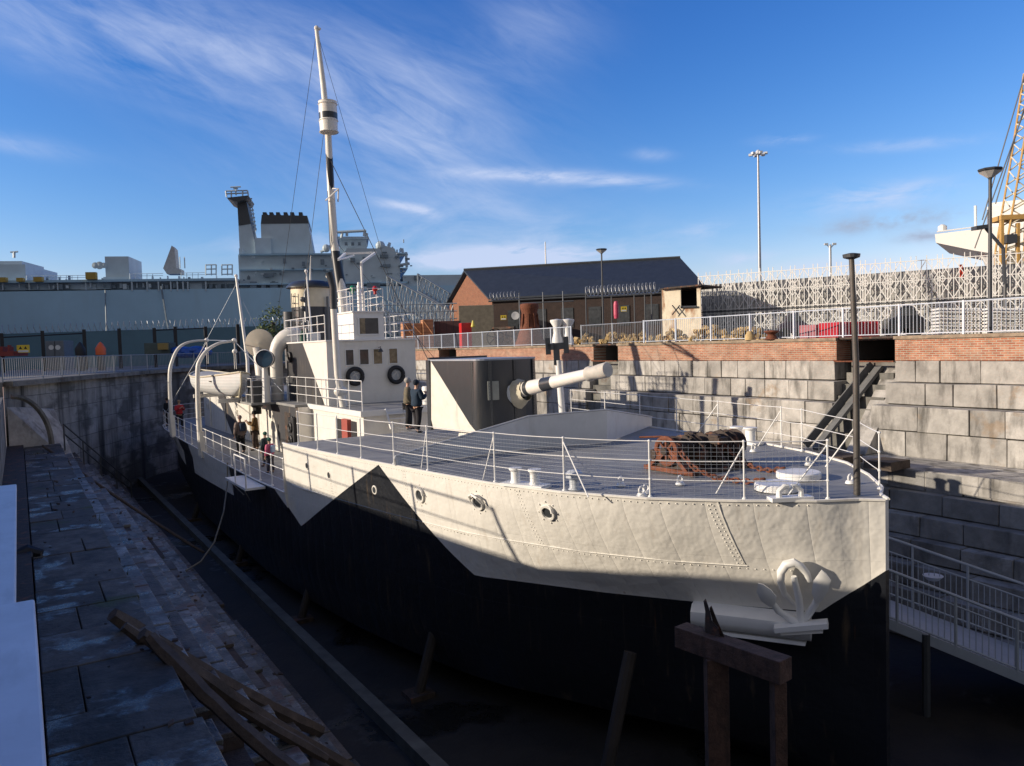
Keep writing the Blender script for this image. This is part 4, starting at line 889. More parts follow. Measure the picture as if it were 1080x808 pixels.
# lifebuoys on the bridge front
for (x, z, lab) in [(-.93,-1.1,'dark lifebuoy on the bridge front under the leftmost window'), (.92,-1.12,'dark lifebuoy on the bridge front under the rightmost window')]:
    t = thing('lifebuoy', (x, 22.42, z-.4), lab, 'lifebuoy', 'lifebuoys on the bridge front')
    o = MB(); o.tube([(x+.32*math.cos(a), 22.40, z+.32*math.sin(a)) for a in [i*2*math.pi/24 for i in range(25)]], .09, 10, False); o.build('ring', m_black, t, smooth=True)
    o = MB(); o.lathe([(0,.0),(.25,.0)], (x,22.47,z), (0,-1,0), 20); o.build('backing', m_grey, t)
    o = MB()
    for k in range(4): a = k*math.pi/2+.7; o.tube([(x+.22*math.cos(a),22.38,z+.22*math.sin(a)),(x,22.36,z+.12),(x+.22*math.cos(a+1.2),22.38,z+.22*math.sin(a+1.2))], .012, 4)
    o.build('rope', m_white, t)
# shores under the hull, keel blocks
for (px, y, lab) in [(0,3.4,'slanting timber shore nearest the bow'),(0,9,'second slanting shore from the bow'),(0,16,'slanting shore under the black triangle'),(0,24,'slanting shore beneath the boarding step'),(0,34,'slanting shore beneath the lifeboat')]:
    x = -hb(y)*.86; t = thing('hull_shore', (x-.5, y, FZ), lab+' propping the hull', 'shore', 'shores propping the dark hull')
    MB().tube([(x-.7,y-.1,FZ),(x+.15,y,-6.1)], .13, 10).build('prop', mat('dark_tarred_timber', (.03,.024,.02), .8, var=.3), t); MB().box(x-1.0,x-.35,y-.35,y+.2,FZ,FZ+.12).build('foot_plate', m_darkrust, t)
# rusty trestle in front of the bow
t = thing('timber_trestle', PD(775,690,10.8)-Vector((0,0,4.0)), 'red brown timber trestle standing under the anchor bed', 'trestle')
A, B_ = PD(718,669,11.6), PD(829,710,10.2); A.z = B_.z = -4.52
ud = (B_-A).normalized()
MB().beam(A, B_, .3, .32).build('cross_beam', m_redwood, t, bevel=.01)
for k, w_ in ((.36,.32),(.93,.17)): p = A.lerp(B_, k); MB().beam(p-Vector((0,0,.165)), Vector((p.x,p.y,FZ)), w_, .22, up=(.5,.8,0)).build('leg', m_redwood, t, bevel=.01)
o = MB(); p = A.lerp(B_, .34)+Vector((0,0,.16)); o.prism([p+ud*a+Vector((0,0,b)) for a, b in [(-.15,.0),(.12,0),(.1,.12),(-.02,.2),(-.05,.34),(-.12,.5),(-.16,.45),(-.13,.3)]], (.04,.05,0)); o.prism([p+ud*a+Vector((.05,.05,b)) for a, b in [(-.05,.0),(.2,0),(.08,.2),(-.02,.4),(-.06,.36),(.0,.15)]], (.03,.03,0)); o.build('iron_cleat', m_darkrust, t)
# ================================================================== DOCKSIDE THINGS
# left: baulks, strip, rope
def PS(px, py, up_=.3):
    z = -4.15
    for _ in range(60):
        p = PZ(px, py, z); zz = -4.15 if p.x < -11.1 else max(-4.42-1.056*(p.x+11.1), FZ); z = z*.6+(zz+up_)*.4
    return PZ(px, py, z)
bk = [((118,648),(338,772),-4.0,-8.2,.34,'long dark timber baulk slanting down the left steps, the upper one'), ((150,668),(372,812),-4.1,-8.3,.3,'long pale timber baulk slanting down the left steps beside the upper one'), ((130,660),(345,800),-4.2,-8.3,.22,'thin timber baulk squeezed between the two long ones on the left steps'),
      ((158,672),(330,830),-4.3,-8.2,.26,'broken timber baulk lowest in the heap on the left steps'), ((45,470),(215,583),-4.05,-7.6,.16,'thin pole lying down the far end of the left steps')]
for (a, b, z0, z1, s_, lab) in bk:
    p, q_ = PS(*a), PS(*b); o = MB(); m_p = (p+q_)/2+Vector((0,0,-.05)); nn_ = 14; o.tube([p.lerp(q_, k/nn_)+Vector((0,0,-.1*math.sin(math.pi*k/nn_)))+Vector((random.uniform(-.008,.008),random.uniform(-.008,.008),random.uniform(-.008,.008))) for k in range(nn_+1)], [s_*(.33 if k in (0,nn_) else .4)*random.uniform(.94,1.05) for k in range(nn_+1)], 6); tag(o.build('timber_baulk', m_wood), lab, 'timber', 'timber baulks heaped on the left steps')
t = thing('walkway_parapet', (-13, 0, -1.9), 'pale blue steel parapet top running along the left edge of the view', 'parapet')
m_par = mat('pale_blue_steel', (.56,.60,.68), .45, var=.1, vs=2.5, bump=.002, bs=12, dirt=(.30,.32,.35), dirt_amt=.4, dirt_scale=(5,1.2,2), dirt_lo=.55)
o = MB(); o.box(-13.8,-12.66,-14,-3.50,-1.22,-1.17); o.box(-13.8,-12.74,-3.46,1.0,-1.26,-1.21); o.build('top_plate', m_par, t, bevel=.01)
o = MB(); o.box(-13.6,-12.80,-14,.9,-4.0,-1.27); o.build('side_wall', m_pole, t)
o = MB(); o.box(-12.66,-12.35,.0,.22,-4.12,-4.06); o.lathe([(.05,0),(.05,.06),(0,.07)], (-12.42,.12,-4.06), (0,0,1), 8); tag(o.build('mooring_plate', m_bluegrey), 'pale steel anchor plate bolted to the platform beside the kerb', 'steel plate')
o = MB(); p = PZ(24,589,-4.15); o.tube([p+Vector((-.2,0,.05)), p+Vector((.1,.1,.12)), p+Vector((.35,0,.05))], [.1,.14,.08], 8); o.tube([p+Vector((.1,-.3,.06)), p+Vector((.15,.25,.1))], .07, 6); tag(o.build('iron_cleat', m_black), 'small black iron cleat on the wet platform', 'cleat')
mo = MB()
for (x, y, r) in [(75,628,.35),(70,640,.2),(45,585,.22)]:
    c = PZ(x, y, -4.135)
for i in range(5): pass
o = MB(); pr = [(-5.6,25.0,MD-.1),(-5.9,24.4,-6.2),(-6.3,22,-7.6),(-7.3,20.5,-8.1),(-8.3,20.3,-7.6)]
pr = [PX(240,488,-5.75), PX(240,510,-5.85), PD(236,540,28), PD(226,572,26.5), PD(212,592,25.5), PD(196,602,25)]
o.tube([pr[0]]+[pr[i].lerp(pr[i+1], t_) for i in range(5) for t_ in (0,.5)]+[pr[-1]], .03, 5); tag(o.build('hanging_rope', mat('old_rope', (.22,.20,.16), .9)), 'slack rope hanging from the main deck edge down to the left steps', 'rope')
t = thing('handrail', (-10.5, 33, -4.2), 'dark pipe handrail of the stairs going down at the far left end of the dock', 'handrail')
h0, h1 = Vector((-11.0,34,-4.15)), Vector((-7.6,40.5,-8.2))
o = MB()
for f in (1.05,.6): o.tube([h0+Vector((0,0,f)), h1+Vector((0,0,f))], .035, 5)
o.build('rail', m_pole, t)
for k in range(5): p = h0.lerp(h1, k/4); MB().tube([p-Vector((0,0,.2)), p+Vector((0,0,1.05))], .035, 5).build('post', m_pole, t)
# fences --------------------------------------------------------------
def fence(name, label, P_, post_step, h, bar=.13, group=None, m=m_bluegrey, rb=.012, top=.024, z0=0, barflat=False, cat='railing', mids=()):
    """bar fence along a polyline of 3D points"""
    P_ = [Vector(p) for p in P_]; t = thing(name, P_[len(P_)//2], label, cat, group)
    bars = MB(); rails = MB(); posts = []
    for a, b in zip(P_, P_[1:]):
        L_ = (b-a).length; n = max(1, round(L_/post_step))
        rails.tube([a+Vector((0,0,h)), b+Vector((0,0,h))], top, 6); rails.tube([a+Vector((0,0,.1)), b+Vector((0,0,.1))], top*.8, 5)
        for mm in mids: rails.tube([a+Vector((0,0,mm)), b+Vector((0,0,mm))], top*.7, 5)
        for k in range(n+1): posts.append(a.lerp(b, k/n))
        if bar:
            nb = int(L_/bar)
            for k in range(nb): p = a.lerp(b, (k+.5)/nb); bars.tube([p+Vector((0,0,.1)), p+Vector((0,0,h))], rb, 4, False)
    rails.build('rails', m, t); 
    if bar: bars.build('bars', m, t)
    seen = []
    for p in posts:
        if any((p-s_).length < .1 for s_ in seen): continue
        seen.append(p); MB().box(p.x-.03,p.x+.03,p.y-.03,p.y+.03,p.z-.05,p.z+h+.04).build('post', m, t)
    return t
RX = 13.75
m_rail = mat('white_galvanised_rail', (.55,.60,.68), .35, var=.05)
fence('quay_railing', 'pale vertical bar railing along the top of the brick wall, near stretch on the right', [(RX,-10,QZ),(RX,20.9,QZ)], 2.2, 1.12, group='pale railings along the right quay', m=m_rail)
fence('quay_railing', 'dark gate stretch of bar railing set back over the second wall opening', [(RX+.5,21.2,QZ),(RX+.5,26.6,QZ)], 2.2, 1.1, group='pale railings along the right quay', m=m_galv)
fence('quay_railing', 'far stretch of fine mesh railing along the brick wall behind the turret', [(RX,26.9,QZ),(RX,58.5,QZ)], 2.0, 1.05, bar=.09, rb=.006, group='pale railings along the right quay', m=m_rail)
fence('quay_railing', 'far blue grey bar railing along the coping of the end wall', [(a, b, LZ) for a, b in END], 2.6, 1.1, bar=.2, rb=.009, group='railings round the dock head', m=mat('dull_grey_rail', (.27,.30,.34), .5))
t = thing('shade_panel', (-14, 0, LQ), 'unseen sloped panel added on the left quay to shade the bow', 'ramp')  # added out of view; profile cut to cast the shade line on the bow
MB().prism([(-14.0,-14,LQ),(-14.0,-14,-.22),(-14.0,5.4,-.22),(-14.0,7.9,-1.05),(-14.0,9.5,-1.5),(-14.0,9.5,LQ)], (.12,0,0)).build('sloped_panel', m_bluegrey, t)
fence('quay_railing', 'open post and rail guard along the left quay edge beyond the added shade panel', [(-13.5,9.6,LQ),(-13.5,33.8,LQ)], 2.8, 1.1, bar=0, group='railings round the dock head', m=m_bluegrey, mids=(.55,))
# ramp in front of the bow
def ramp_fence(lab, a, b, h, **k): return fence('ramp_railing', lab, [a, b], 1.75, h, **k)
m_rampm = mat('blue_grey_ramp_paint', (.33,.37,.42), .4, var=.08)
t = thing('access_ramp', (8, 0, -7), 'grey steel access ramp passing below the bow at the lower right', 'ramp')
na, nb = PD(934,600,17), PD(1082,657,15.9); fa, fb = PD(934,566,19.4), PD(1082,617,18.2)
na2, nb2 = na+(na-nb)*1.2, nb+(nb-na)*.8; fa2, fb2 = fa+(fa-fb)*1.0, fb+(fb-fa)*.8
H1 = 1.12
o = MB(); o.add([na2-Vector((0,0,H1)), nb2-Vector((0,0,H1)), fb2-Vector((0,0,1.6)), fa2-Vector((0,0,1.6))], [(0,1,2,3)]); o.beam(na2-Vector((0,0,H1+.1)), nb2-Vector((0,0,H1+.1)), .06, .22); o.build('walkway', m_rampm, t)
for nm, (a, b), hh in (('near_rail', (na2, nb2), H1), ('far_rail', (fa2, fb2), 1.5)):
    o = MB(); o.tube([a, b], .035, 6); o.tube([a-Vector((0,0,.22 if nm=='near_rail' else .35)), b-Vector((0,0,.22 if nm=='near_rail' else .35))], .02, 5); o.tube([a-Vector((0,0,hh-.06)), b-Vector((0,0,hh-.06))], .025, 5)
    L_ = (b-a).length; n = int(L_/.125)
    for k in range(n): p = a.lerp(b, (k+.5)/n); o.tube([p-Vector((0,0,hh)), p-Vector((0,0,.22 if nm=='near_rail' else .35))], .012, 4, False)
    ro = o.build('railing', m_rampm, t)
    for k in range(8): p = a.lerp(b, k/7); MB().tube([p-Vector((0,0,hh+.1)), p], .035, 6).build('post', m_rampm, ro)
for k in range(5): p = na2.lerp(nb2, k/4); MB().tube([Vector((p.x,p.y,FZ)), p-Vector((0,0,H1))], .09, 8).build('support', m_pole, t)
lp = PD(984,607,19.0); o = MB(); o.lathe([(0,-.14),(.14,-.11),(.24,0),(0,.0)], lp, (0,0,1), 14); tag(o.build('bulkhead_lamp', m_grey), 'small half round lamp behind the ramp railing', 'lamp')
# people -------------------------------------------------------------
def skin(name, verts, edges, radii, m, parent, sub=2):
    me = bpy.data.meshes.new(name); me.from_pydata([Vector(v) for v in verts], edges, []); o = bpy.data.objects.new('tmp', me); COL.objects.link(o)
    md = o.modifiers.new('s', 'SKIN'); md.use_smooth_shade = True; md.branch_smoothing = .6
    for i, r in enumerate(radii): d = me.skin_vertices[0].data[i]; d.radius = (r, r) if isinstance(r, (int,float)) else r
    me.skin_vertices[0].data[0].use_root = True
    s_ = o.modifiers.new('u', 'SUBSURF'); s_.levels = sub; s_.render_levels = sub
    dg = bpy.context.evaluated_depsgraph_get(); dg.update(); nm = bpy.data.meshes.new_from_object(o.evaluated_get(dg)); bpy.data.objects.remove(o)
    nm.materials.clear(); nm.materials.append(m); nm.name = name
    for p in nm.polygons: p.use_smooth = True
    ob = bpy.data.objects.new(name, nm); COL.objects.link(ob); ob.parent = parent; return ob
m_skin = mat('skin', (.50,.30,.21), .5, var=.05)
def cloth(n, c): return mat(n, c, .9, var=.18, vs=14, bump=.006, bs=18)
def person(loc, yaw, H, label, coat, legs, hair, coatc=0, hood=None, arms='down', bag=None, step=.06, hatname='hair', coat_len=0, lean=0.0):
    s = H/1.75
    t = thing('person', loc, label, 'person'); t.rotation_euler = (0,0,yaw)
    V_ = lambda x, y, z: Vector((x*s, y*s+lean*z*s*.06, z*s))
    # local frame: the person faces -y
    def hand(sx):
        if arms == 'down': return [V_(sx*.2,0,1.42), V_(sx*.27,.03,1.13), V_(sx*.26,-.06,.88), V_(sx*.25,-.09,.79)]
        if arms == 'up': return [V_(sx*.2,0,1.42), V_(sx*.27,-.06,1.15), V_(sx*.12,-.3,1.27), V_(sx*.07,-.36,1.32)]
        if arms == 'pocket': return [V_(sx*.2,0,1.42), V_(sx*.31,.06,1.15), V_(sx*.22,-.10,.95), V_(sx*.19,-.15,.92)]
    A_ = {sx: hand(sx) for sx in (-1, 1)}
    # body: one continuous figure
    v = [V_(0,0,.95), V_(0,.0,1.15), V_(0,.01,1.38), V_(0,0,1.5), V_(0,-.015,1.58), V_(0,-.02,1.665)]; r = [.13,.12,.13,.055,.06,.085]
    r = [x*s for x in r]; r[5] = (.078*s,.098*s); e = [(0,1),(1,2),(2,3),(3,4),(4,5)]
    for sx in (-1, 1):
        n0 = len(v); v += [V_(sx*.1,0,.9), V_(sx*.11,-.02-step*sx*.5,.5), V_(sx*.11,.02-step*sx,.09), V_(sx*.12,-.15-step*sx,.05)]; r += [.09*s,.06*s,.045*s,.04*s]; e += [(0,n0),(n0,n0+1),(n0+1,n0+2),(n0+2,n0+3)]
        n0 = len(v); v += A_[sx]; r += [.055*s,.042*s,.032*s,.034*s]; e += [(2,n0),(n0,n0+1),(n0+1,n0+2),(n0+2,n0+3)]
    bdy = skin('body', v, e, r, m_skin, t)
    # face and fingers belong to the body mesh
    ex = MB(); hc = V_(0,-.02,1.665)
    ex.sphere(hc+V_(0,-.092,-.01), .016*s, 6, 5, (1,1.4,1.6))
    for sx in (-1, 1):
        ex.sphere(hc+V_(sx*.076,.0,-.01), .022*s, 6, 5, (.5,1,1.4))
        h3 = A_[sx][3]; d = (A_[sx][3]-A_[sx][2]).normalized(); sd_ = d.cross(Vector((1,0,0))); sd_ = sd_.normalized() if sd_.length > .1 else Vector((0,1,0))
        for k in range(4):
            b0 = h3+d*.02*s+sd_*((k-1.5)*.02*s); ln = (.065,.075,.07,.055)[k]*s; ex.tube([b0, b0+d*ln*.5, b0+d*ln+Vector((-sx*.018*s,0,0))], [.0095*s,.009*s,.007*s], 5)
        ex.tube([h3+sd_*.03*s, h3+sd_*.055*s+d*.03*s, h3+sd_*.05*s+d*.06*s], [.011*s,.01*s,.008*s], 5)
    me = bdy.data; b_ = __import__('bmesh').new(); b_.from_mesh(me); vv = [b_.verts.new(x) for x in ex.v]
    for f in ex.f:
        try: b_.faces.new([vv[i] for i in f])
        except Exception: pass
    b_.to_mesh(me); b_.free()
    for p in me.polygons: p.use_smooth = True
    f_ = MB(); 
    for sx in (-1, 1): f_.sphere(hc+V_(sx*.032,-.088,.012), .011*s, 6, 4)
    f_.build('eyes', m_black, t); f_.v = []
    MB().sphere(hc+V_(0,-.09,-.045), .018*s, 8, 4, (1.4,.5,.4)).build('mouth', mat('lips', (.35,.12,.1), .5), t)
    # clothes
    zb = .86-coat_len
    v = [V_(0,0,zb), V_(0,0,1.02), V_(0,.0,1.2), V_(0,.01,1.38), V_(0,.005,1.47)]; r = [(.25*s,.19*s),(.225*s,.18*s),(.22*s,.17*s),(.235*s,.175*s),(.12*s,.11*s)]; e = [(0,1),(1,2),(2,3),(3,4)]
    for sx in (-1, 1): n0 = len(v); a = A_[sx]; v += [a[0], a[1], a[2]]; r += [.11*s,.085*s,.068*s]; e += [(3,n0),(n0,n0+1),(n0+1,n0+2)]
    skin('coat', v, e, r, coat, t)
    v = [V_(0,0,.93)]; r = [(.19*s,.155*s)]; e = []
    for sx in (-1, 1): n0 = len(v); v += [V_(sx*.095,0,.83), V_(sx*.11,-.02-step*sx*.5,.5), V_(sx*.11,.02-step*sx,.1)]; r += [.135*s,.10*s,.08*s]; e += [(0,n0),(n0,n0+1),(n0+1,n0+2)]
    skin('trousers', v, e, r, legs, t)
    for sx in (-1, 1):
        skin('shoe', [V_(sx*.11,.04-step*sx,.06), V_(sx*.115,-.05-step*sx,.05), V_(sx*.125,-.17-step*sx,.04)], [(0,1),(1,2)], [.055*s,.052*s,.042*s], m_black, t)
    o = MB(); o.sphere(hc+V_(0,.018,.03), .108*s, 14, 10, (.92,1.05,1.0)); ob = o.build('tmp', hair, t, smooth=True); ob.name = hatname
    me = ob.data; b_ = __import__('bmesh').new(); b_.from_mesh(me)
    __import__('bmesh').ops.delete(b_, geom=[x for x in b_.verts if (x.co.y < hc.y-.045*s and x.co.z < hc.z+.045*s) or x.co.z < hc.z-(.10 if hood else .05)*s], context='VERTS'); b_.to_mesh(me); b_.free()
    # the builder subtracts the parent's place; local figures are authored at the origin
    for ch in t.children:
        if ch.name.split('.')[0] in ('eyes','mouth',hatname): 
            for vv in ch.data.vertices: vv.co += Vector(t.location)
    if bag is not None:
        b2 = MB(); b2.box(-.14*s,.14*s,.13*s,.27*s,1.05*s,1.42*s); bo = b2.build('backpack', bag, t, bevel=.04)
        for vv in bo.data.vertices: vv.co += Vector(t.location)
    return t
def face(px_, to): d = Vector(to)-Vector(px_); return math.atan2(d.x, -d.y)
pl = PZ(440.5,456.5,FD); person(pl, rad(100), 1.78, 'person in a navy hooded jacket and dark trousers standing beside the gun turret', cloth('navy_jacket',(.012,.03,.055)), cloth('dark_trousers',(.02,.018,.022)), cloth('navy_hood',(.012,.02,.035)), hood=1, arms='up', hatname='hood')
pl = PZ(431.5,453.5,FD); person(pl, rad(70), 1.82, 'person in a tan patterned jacket and pale cap beside the gun turret', cloth('tan_patterned_jacket',(.14,.12,.08)), cloth('black_trousers',(.012,.012,.015)), cloth('pale_cap',(.35,.34,.32)), arms='pocket', hatname='cap')
pl = PZ(254.5,478,MD); person(pl, rad(200), 1.68, 'person in a grey brown hooded coat with a dark blue rucksack on deck', cloth('grey_brown_coat',(.20,.15,.13)), cloth('black_leggings',(.012,.012,.015)), cloth('pinkish_hood',(.28,.19,.17)), hood=1, coat_len=.22, bag=cloth('navy_rucksack',(.03,.045,.08)), hatname='hood')
pl = PZ(270,475,MD); person(pl, rad(250), 1.8, 'person in a brown jacket and dark cap leaning back by the deckhouse wall', cloth('brown_jacket',(.17,.095,.03)), cloth('brown_trousers',(.07,.045,.035)), cloth('dark_cap',(.02,.018,.016)), arms='up', hatname='cap')
pl = PZ(285.5,499,MD); person(pl, rad(215), 1.3, 'child in a bright pink and pale blue jacket at the main deck rail', cloth('pink_jacket',(.55,.12,.2)), cloth('dark_leggings',(.03,.03,.045)), cloth('green_hat',(.03,.12,.08)), bag=cloth('pale_blue_bag',(.45,.58,.68)), hatname='hat')
pl = PZ(281,492,MD); person(pl, rad(215), 1.35, 'small child in a dark coat half hidden behind the child in pink', cloth('dark_green_coat',(.02,.035,.04)), cloth('grey_leggings',(.05,.05,.06)), cloth('green_knit_hat',(.02,.10,.07)), hatname='hat')
pl = PZ(190,452,MD); person(pl, rad(20), 1.72, 'person in a red jacket holding a phone near the stern davit', cloth('red_jacket',(.42,.03,.04)), cloth('dark_jeans',(.02,.022,.03)), cloth('fair_hair',(.3,.2,.12)), arms='up')
pl = PZ(177.5,449,MD); person(pl, rad(300), 1.75, 'person in dark clothes standing at the stern rail', cloth('black_coat',(.012,.014,.02)), cloth('black_jeans',(.015,.015,.02)), cloth('dark_hair',(.02,.015,.012)))
# ================================================================== BACKGROUND
class Frame:
    """vertical working plane through two ground points; px/py are sight lines measured on it"""
    def __init__(s, x0, d0, x1, d1, y=360):
        a, b = PD(x0, y, d0), PD(x1, y, d1); s.o = Vector((a.x, a.y, 0)); s.u = Vector((b.x-a.x, b.y-a.y, 0)).normalized(); s.n = Vector((-s.u.y, s.u.x, 0))
        if s.n.dot(F0) < 0: s.n = -s.n
    def pt(s, px, py, back=0):
        d = ray(px, py); o = s.o+s.n*back; t = (o-C0).dot(s.n)/d.dot(s.n); return C0+d*t
    def rect(s, mb, x0, x1, y0, y1, back=0, th=2.0, bot=None, taper=None):
        a, b = s.pt(x0, (y0+y1)/2, back), s.pt(x1, (y0+y1)/2, back); xm = (x0+x1)/2
        zt, zb = s.pt(xm, y0, back).z, (s.pt(xm, y1, back).z if bot is None else bot); L_ = (b-a).dot(s.u)
        c = Vector((a.x, a.y, 0))+s.u*(L_/2)+s.n*(th/2); c.z = (zt+zb)/2
        return mb.obox(c, s.u, s.n, (0,0,1), abs(L_)/2, th/2, (zt-zb)/2)
    def poly(s, mb, pts, back=0, th=2.0): return mb.prism([s.pt(x, y, back) for x, y in pts], s.n*th)
# ---- grey naval ship across the basin
BS = Frame(0, 105, 490, 118)
m_bs = mat('pale_blue_naval_grey', (.34,.53,.68), .55, var=.05, vs=.3, dirt=(.30,.42,.50), dirt_amt=.4, dirt_scale=(.3,.3,.05), dirt_lo=.52)
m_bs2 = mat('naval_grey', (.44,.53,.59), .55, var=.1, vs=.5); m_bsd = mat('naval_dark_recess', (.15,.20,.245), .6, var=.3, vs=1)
big = thing('naval_ship', BS.pt(200, 372), 'large pale blue grey naval ship moored across the whole left background', 'naval ship')
o = MB(); BS.rect(o, -260, 492, 306, 376, 0, 24); 
o.build('hull', m_bs, big)
o = MB(); BS.rect(o, -260, 250, 297.5, 306.5, .9, 22); BS.rect(o, 425, 492, 290, 305, .5, 20); o.build('deck_gallery', m_bs2, big)
o = MB(); BS.rect(o, -260, 250, 296, 298.6, -.2, 24.5); o.build('flight_deck_edge', m_bs, big)
o = MB()
for x in (139,155,167,180,187,193,198,217): BS.rect(o, x-.7, x+.7, 297, 307, -.15, .3)
for x in (2,30,60,90): BS.rect(o, x, x+1, 298, 306, -.1, .3)
BS.rect(o, 85, 101, 300, 305.5, .6, .3); BS.rect(o, 200, 214, 299, 306, .6, .2); o.build('gallery_frames', m_bs2, big)
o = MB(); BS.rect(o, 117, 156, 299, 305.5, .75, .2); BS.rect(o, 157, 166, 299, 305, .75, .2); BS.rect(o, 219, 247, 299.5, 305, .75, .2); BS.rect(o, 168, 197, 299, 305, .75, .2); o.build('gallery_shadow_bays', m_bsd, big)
# superstructure blocks
o = MB(); BS.rect(o, 252, 422, 268, 306, 1.5, 16); BS.rect(o, 252, 256, 262, 268, 1.5, 1); BS.poly(o, [(362,268),(366,262),(400,262),(402,258),(416,262),(422,275),(422,300),(362,300)], .5, 12); BS.rect(o, 358, 387, 251, 268, 3, 8); BS.rect(o, 356, 389, 249.5, 252, 2.5, 9); BS.rect(o, 269, 286, 251, 268, 2.5, 10); o.build('superstructure', m_bs2, big)
o = MB(); BS.rect(o, 252, 428, 267, 268.5, .6, 16); BS.rect(o, 252, 430, 283, 284.5, .8, 15); BS.rect(o, 250, 432, 298, 299.5, .2, 16); o.build('bridge_galleries', m_bs, big)
o = MB(); 
for x, y, w_, h_ in [(267,301,7,8),(278,302,5,5),(289,301.5,8,8),(301,302,5,4),(262,293,3,3),(283,290,11,4),(330,303,9,7),(345,303,10,8),(372,304,12,7),(394,302,14,8),(440,293,6,4),(300,275,3,5),(320,278,3,4),(340,276,4,5),(372,274,5,4),(384,273,3,4),(405,270,9,3),(408,280,8,3),(365,257,3,3),(372,257,3,3),(379,257,3,3)]:
    BS.rect(MB(), x-w_/2, x+w_/2, y-h_/2, y+h_/2, .35 if x < 362 else -.05, .6).build('dark_hatch', m_bsd, big)
for i in range(26):
    pass
rr = random.Random(3)
def fit(x0, x1, y0, y1, bk, m=m_bs2): BS.rect(MB(), x0, x1, y0, y1, bk, .6).build('deck_fitting', m, big)
for i in range(55):
    x = rr.uniform(254, 425); y = rr.uniform(270, 303); fit(x, x+rr.uniform(.8,4), y, y+rr.uniform(.6,2.5), rr.uniform(.1,.9), m_bs2 if i%3 else m_bsd)
for i in range(18):
    x = rr.uniform(358, 430); y = rr.uniform(255, 268); fit(x, x+rr.uniform(.5,2), y-rr.uniform(1,5), y, rr.uniform(1,5))
for i in range(20):
    x = rr.uniform(400, 434); y = rr.uniform(262, 300); fit(x, x+rr.uniform(1,6), y, y+rr.uniform(.5,1.8), rr.uniform(-1,1), m_bs2 if i%2 else m_bsd)
for i in range(34):
    x = rr.uniform(-8, 246); BS.rect(MB(), x, x+rr.uniform(.6,5), 298+rr.uniform(0,4), 303+rr.uniform(0,2.5), rr.uniform(-.1,.7), .3).build('gallery_locker', m_bs2 if i%2 else m_bsd, big)
for i in range(24):
    x = rr.uniform(28, 246); h_ = rr.uniform(1.5,6); BS.rect(MB(), x, x+rr.uniform(.4,2.5), 296.5-h_, 297, rr.uniform(2,9), .6).build('upper_fitting', m_bs2 if i%3 else m_bsd, big)
fo = MB(); BS.poly(fo, [(276,267),(275,236),(325,235),(331,267)], 3, 9); fob = fo.build('funnel', m_bs2, big)
o = MB(); BS.poly(o, [(275,236),(276,226.5),(324,227.5),(325.5,235.5)], 2.9, 9.2)
for x in (279,286,293,301,308,317): BS.rect(o, x-2, x+2, 223.8, 228, 5, 2.5)
o.build('black_funnel_top', m_pole, fob)
fo = MB(); BS.poly(fo, [(253,268),(251.5,238),(264.5,236),(271.5,268)], 3, 5); mf = fo.build('mast_tower', m_bs2, big)
o = MB(); BS.poly(o, [(251.5,238),(250,210),(259,207.5),(264.5,236)], 2.9, 5.2); BS.poly(o, [(239,208.5),(262,206),(260,210),(250,213),(245,211.5)], 1.5, 7); o.build('black_tower_top', m_pole, mf)
o = MB()
for a, b in [((239,208),(238,201.5)),((262,206),(261,201)),((238,201.5),(261,201)),((238,204.5),(261,203.5)),((244,208),(244,201)),((256,207),(256,201)),((249,206),(248.5,197.5)),((243,197.5),(254,197)),((246,199),(251,199))]: o.tube([BS.pt(*a, 2), BS.pt(*b, 2)], .11, 4)
for k in range(9): o.tube([BS.pt(261+k*.75,210+k*4,3), BS.pt(266+k*.6,209.5+k*4,3)], .1, 4)
o.tube([BS.pt(264.5,209,3), BS.pt(270,244,3)], .08, 4)
o.build('tower_rail_and_aerials', m_bs2, mf)
o = MB(); BS.rect(o, -30, 27, 279, 297, 2, 12); BS.rect(o, -30, 23, 275.5, 279, 4, 8); BS.rect(o, 111, 136, 270.5, 293, 2, 7); BS.rect(o, 109, 138, 292, 295.5, 1.6, 8); o.build('deck_house', m_bs2, big)
o = MB(); BS.poly(o, [(172,283),(181,259),(184,262),(186,283),(191,284),(191,289),(176,289)], 3, 2.2); o.build('shrouded_mounting', mat('pale_shroud', (.42,.42,.42), .8), big)
for q_ in ((90,101,287,294.5),(17,24,293,297),(-4,6,292.5,297.5),(35,44,292,297)): BS.rect(MB(), *q_, -.9, .8).build('deck_locker', mat('ochre_locker_paint', (.40,.27,.05), .6), big)
o = MB(); c = BS.pt(105, 280, 1.5)
for dx, r in ((0,.55),(-.35,.45),(.35,.4)): o.lathe([(0,.1),(r,0),(r*.9,-.15)], c+BS.u*dx*1.6, -BS.n, 14)
o.build('satellite_dishes', m_bs2, big)
o = MB()
for (x0, x1, y) in [(28,90,291),(137,172,289),(191,216,288)]:
    for dy in (0, 2.2): o.tube([BS.pt(x0, y+dy, 1), BS.pt(x1, y+dy-.5, 1)], .035, 4)
    for k in range(int((x1-x0)/6)): o.tube([BS.pt(x0+k*6, y-.5, 1), BS.pt(x0+k*6, y+6, 1)], .04, 4)
for x0 in (217, 234):
    for x in (x0, x0+6, x0+11): o.tube([BS.pt(x, 279, 1), BS.pt(x, 290.5, 1)], .09, 4)
    for y in (279.5, 284, 289.5): o.tube([BS.pt(x0, y, 1), BS.pt(x0+11, y-.3, 1)], .09, 4)
o.tube([BS.pt(15,272,4), BS.pt(15,266,4)], .2, 5); o.tube([BS.pt(11,266,4), BS.pt(19,265.5,4)], .12, 4); o.tube([BS.pt(190,283,2), BS.pt(189.5,271,2)], .08, 4); o.tube([BS.pt(195,283,2), BS.pt(194.5,271,2)], .08, 4)
o.build('guard_rails', m_bs2, big)
o = MB()
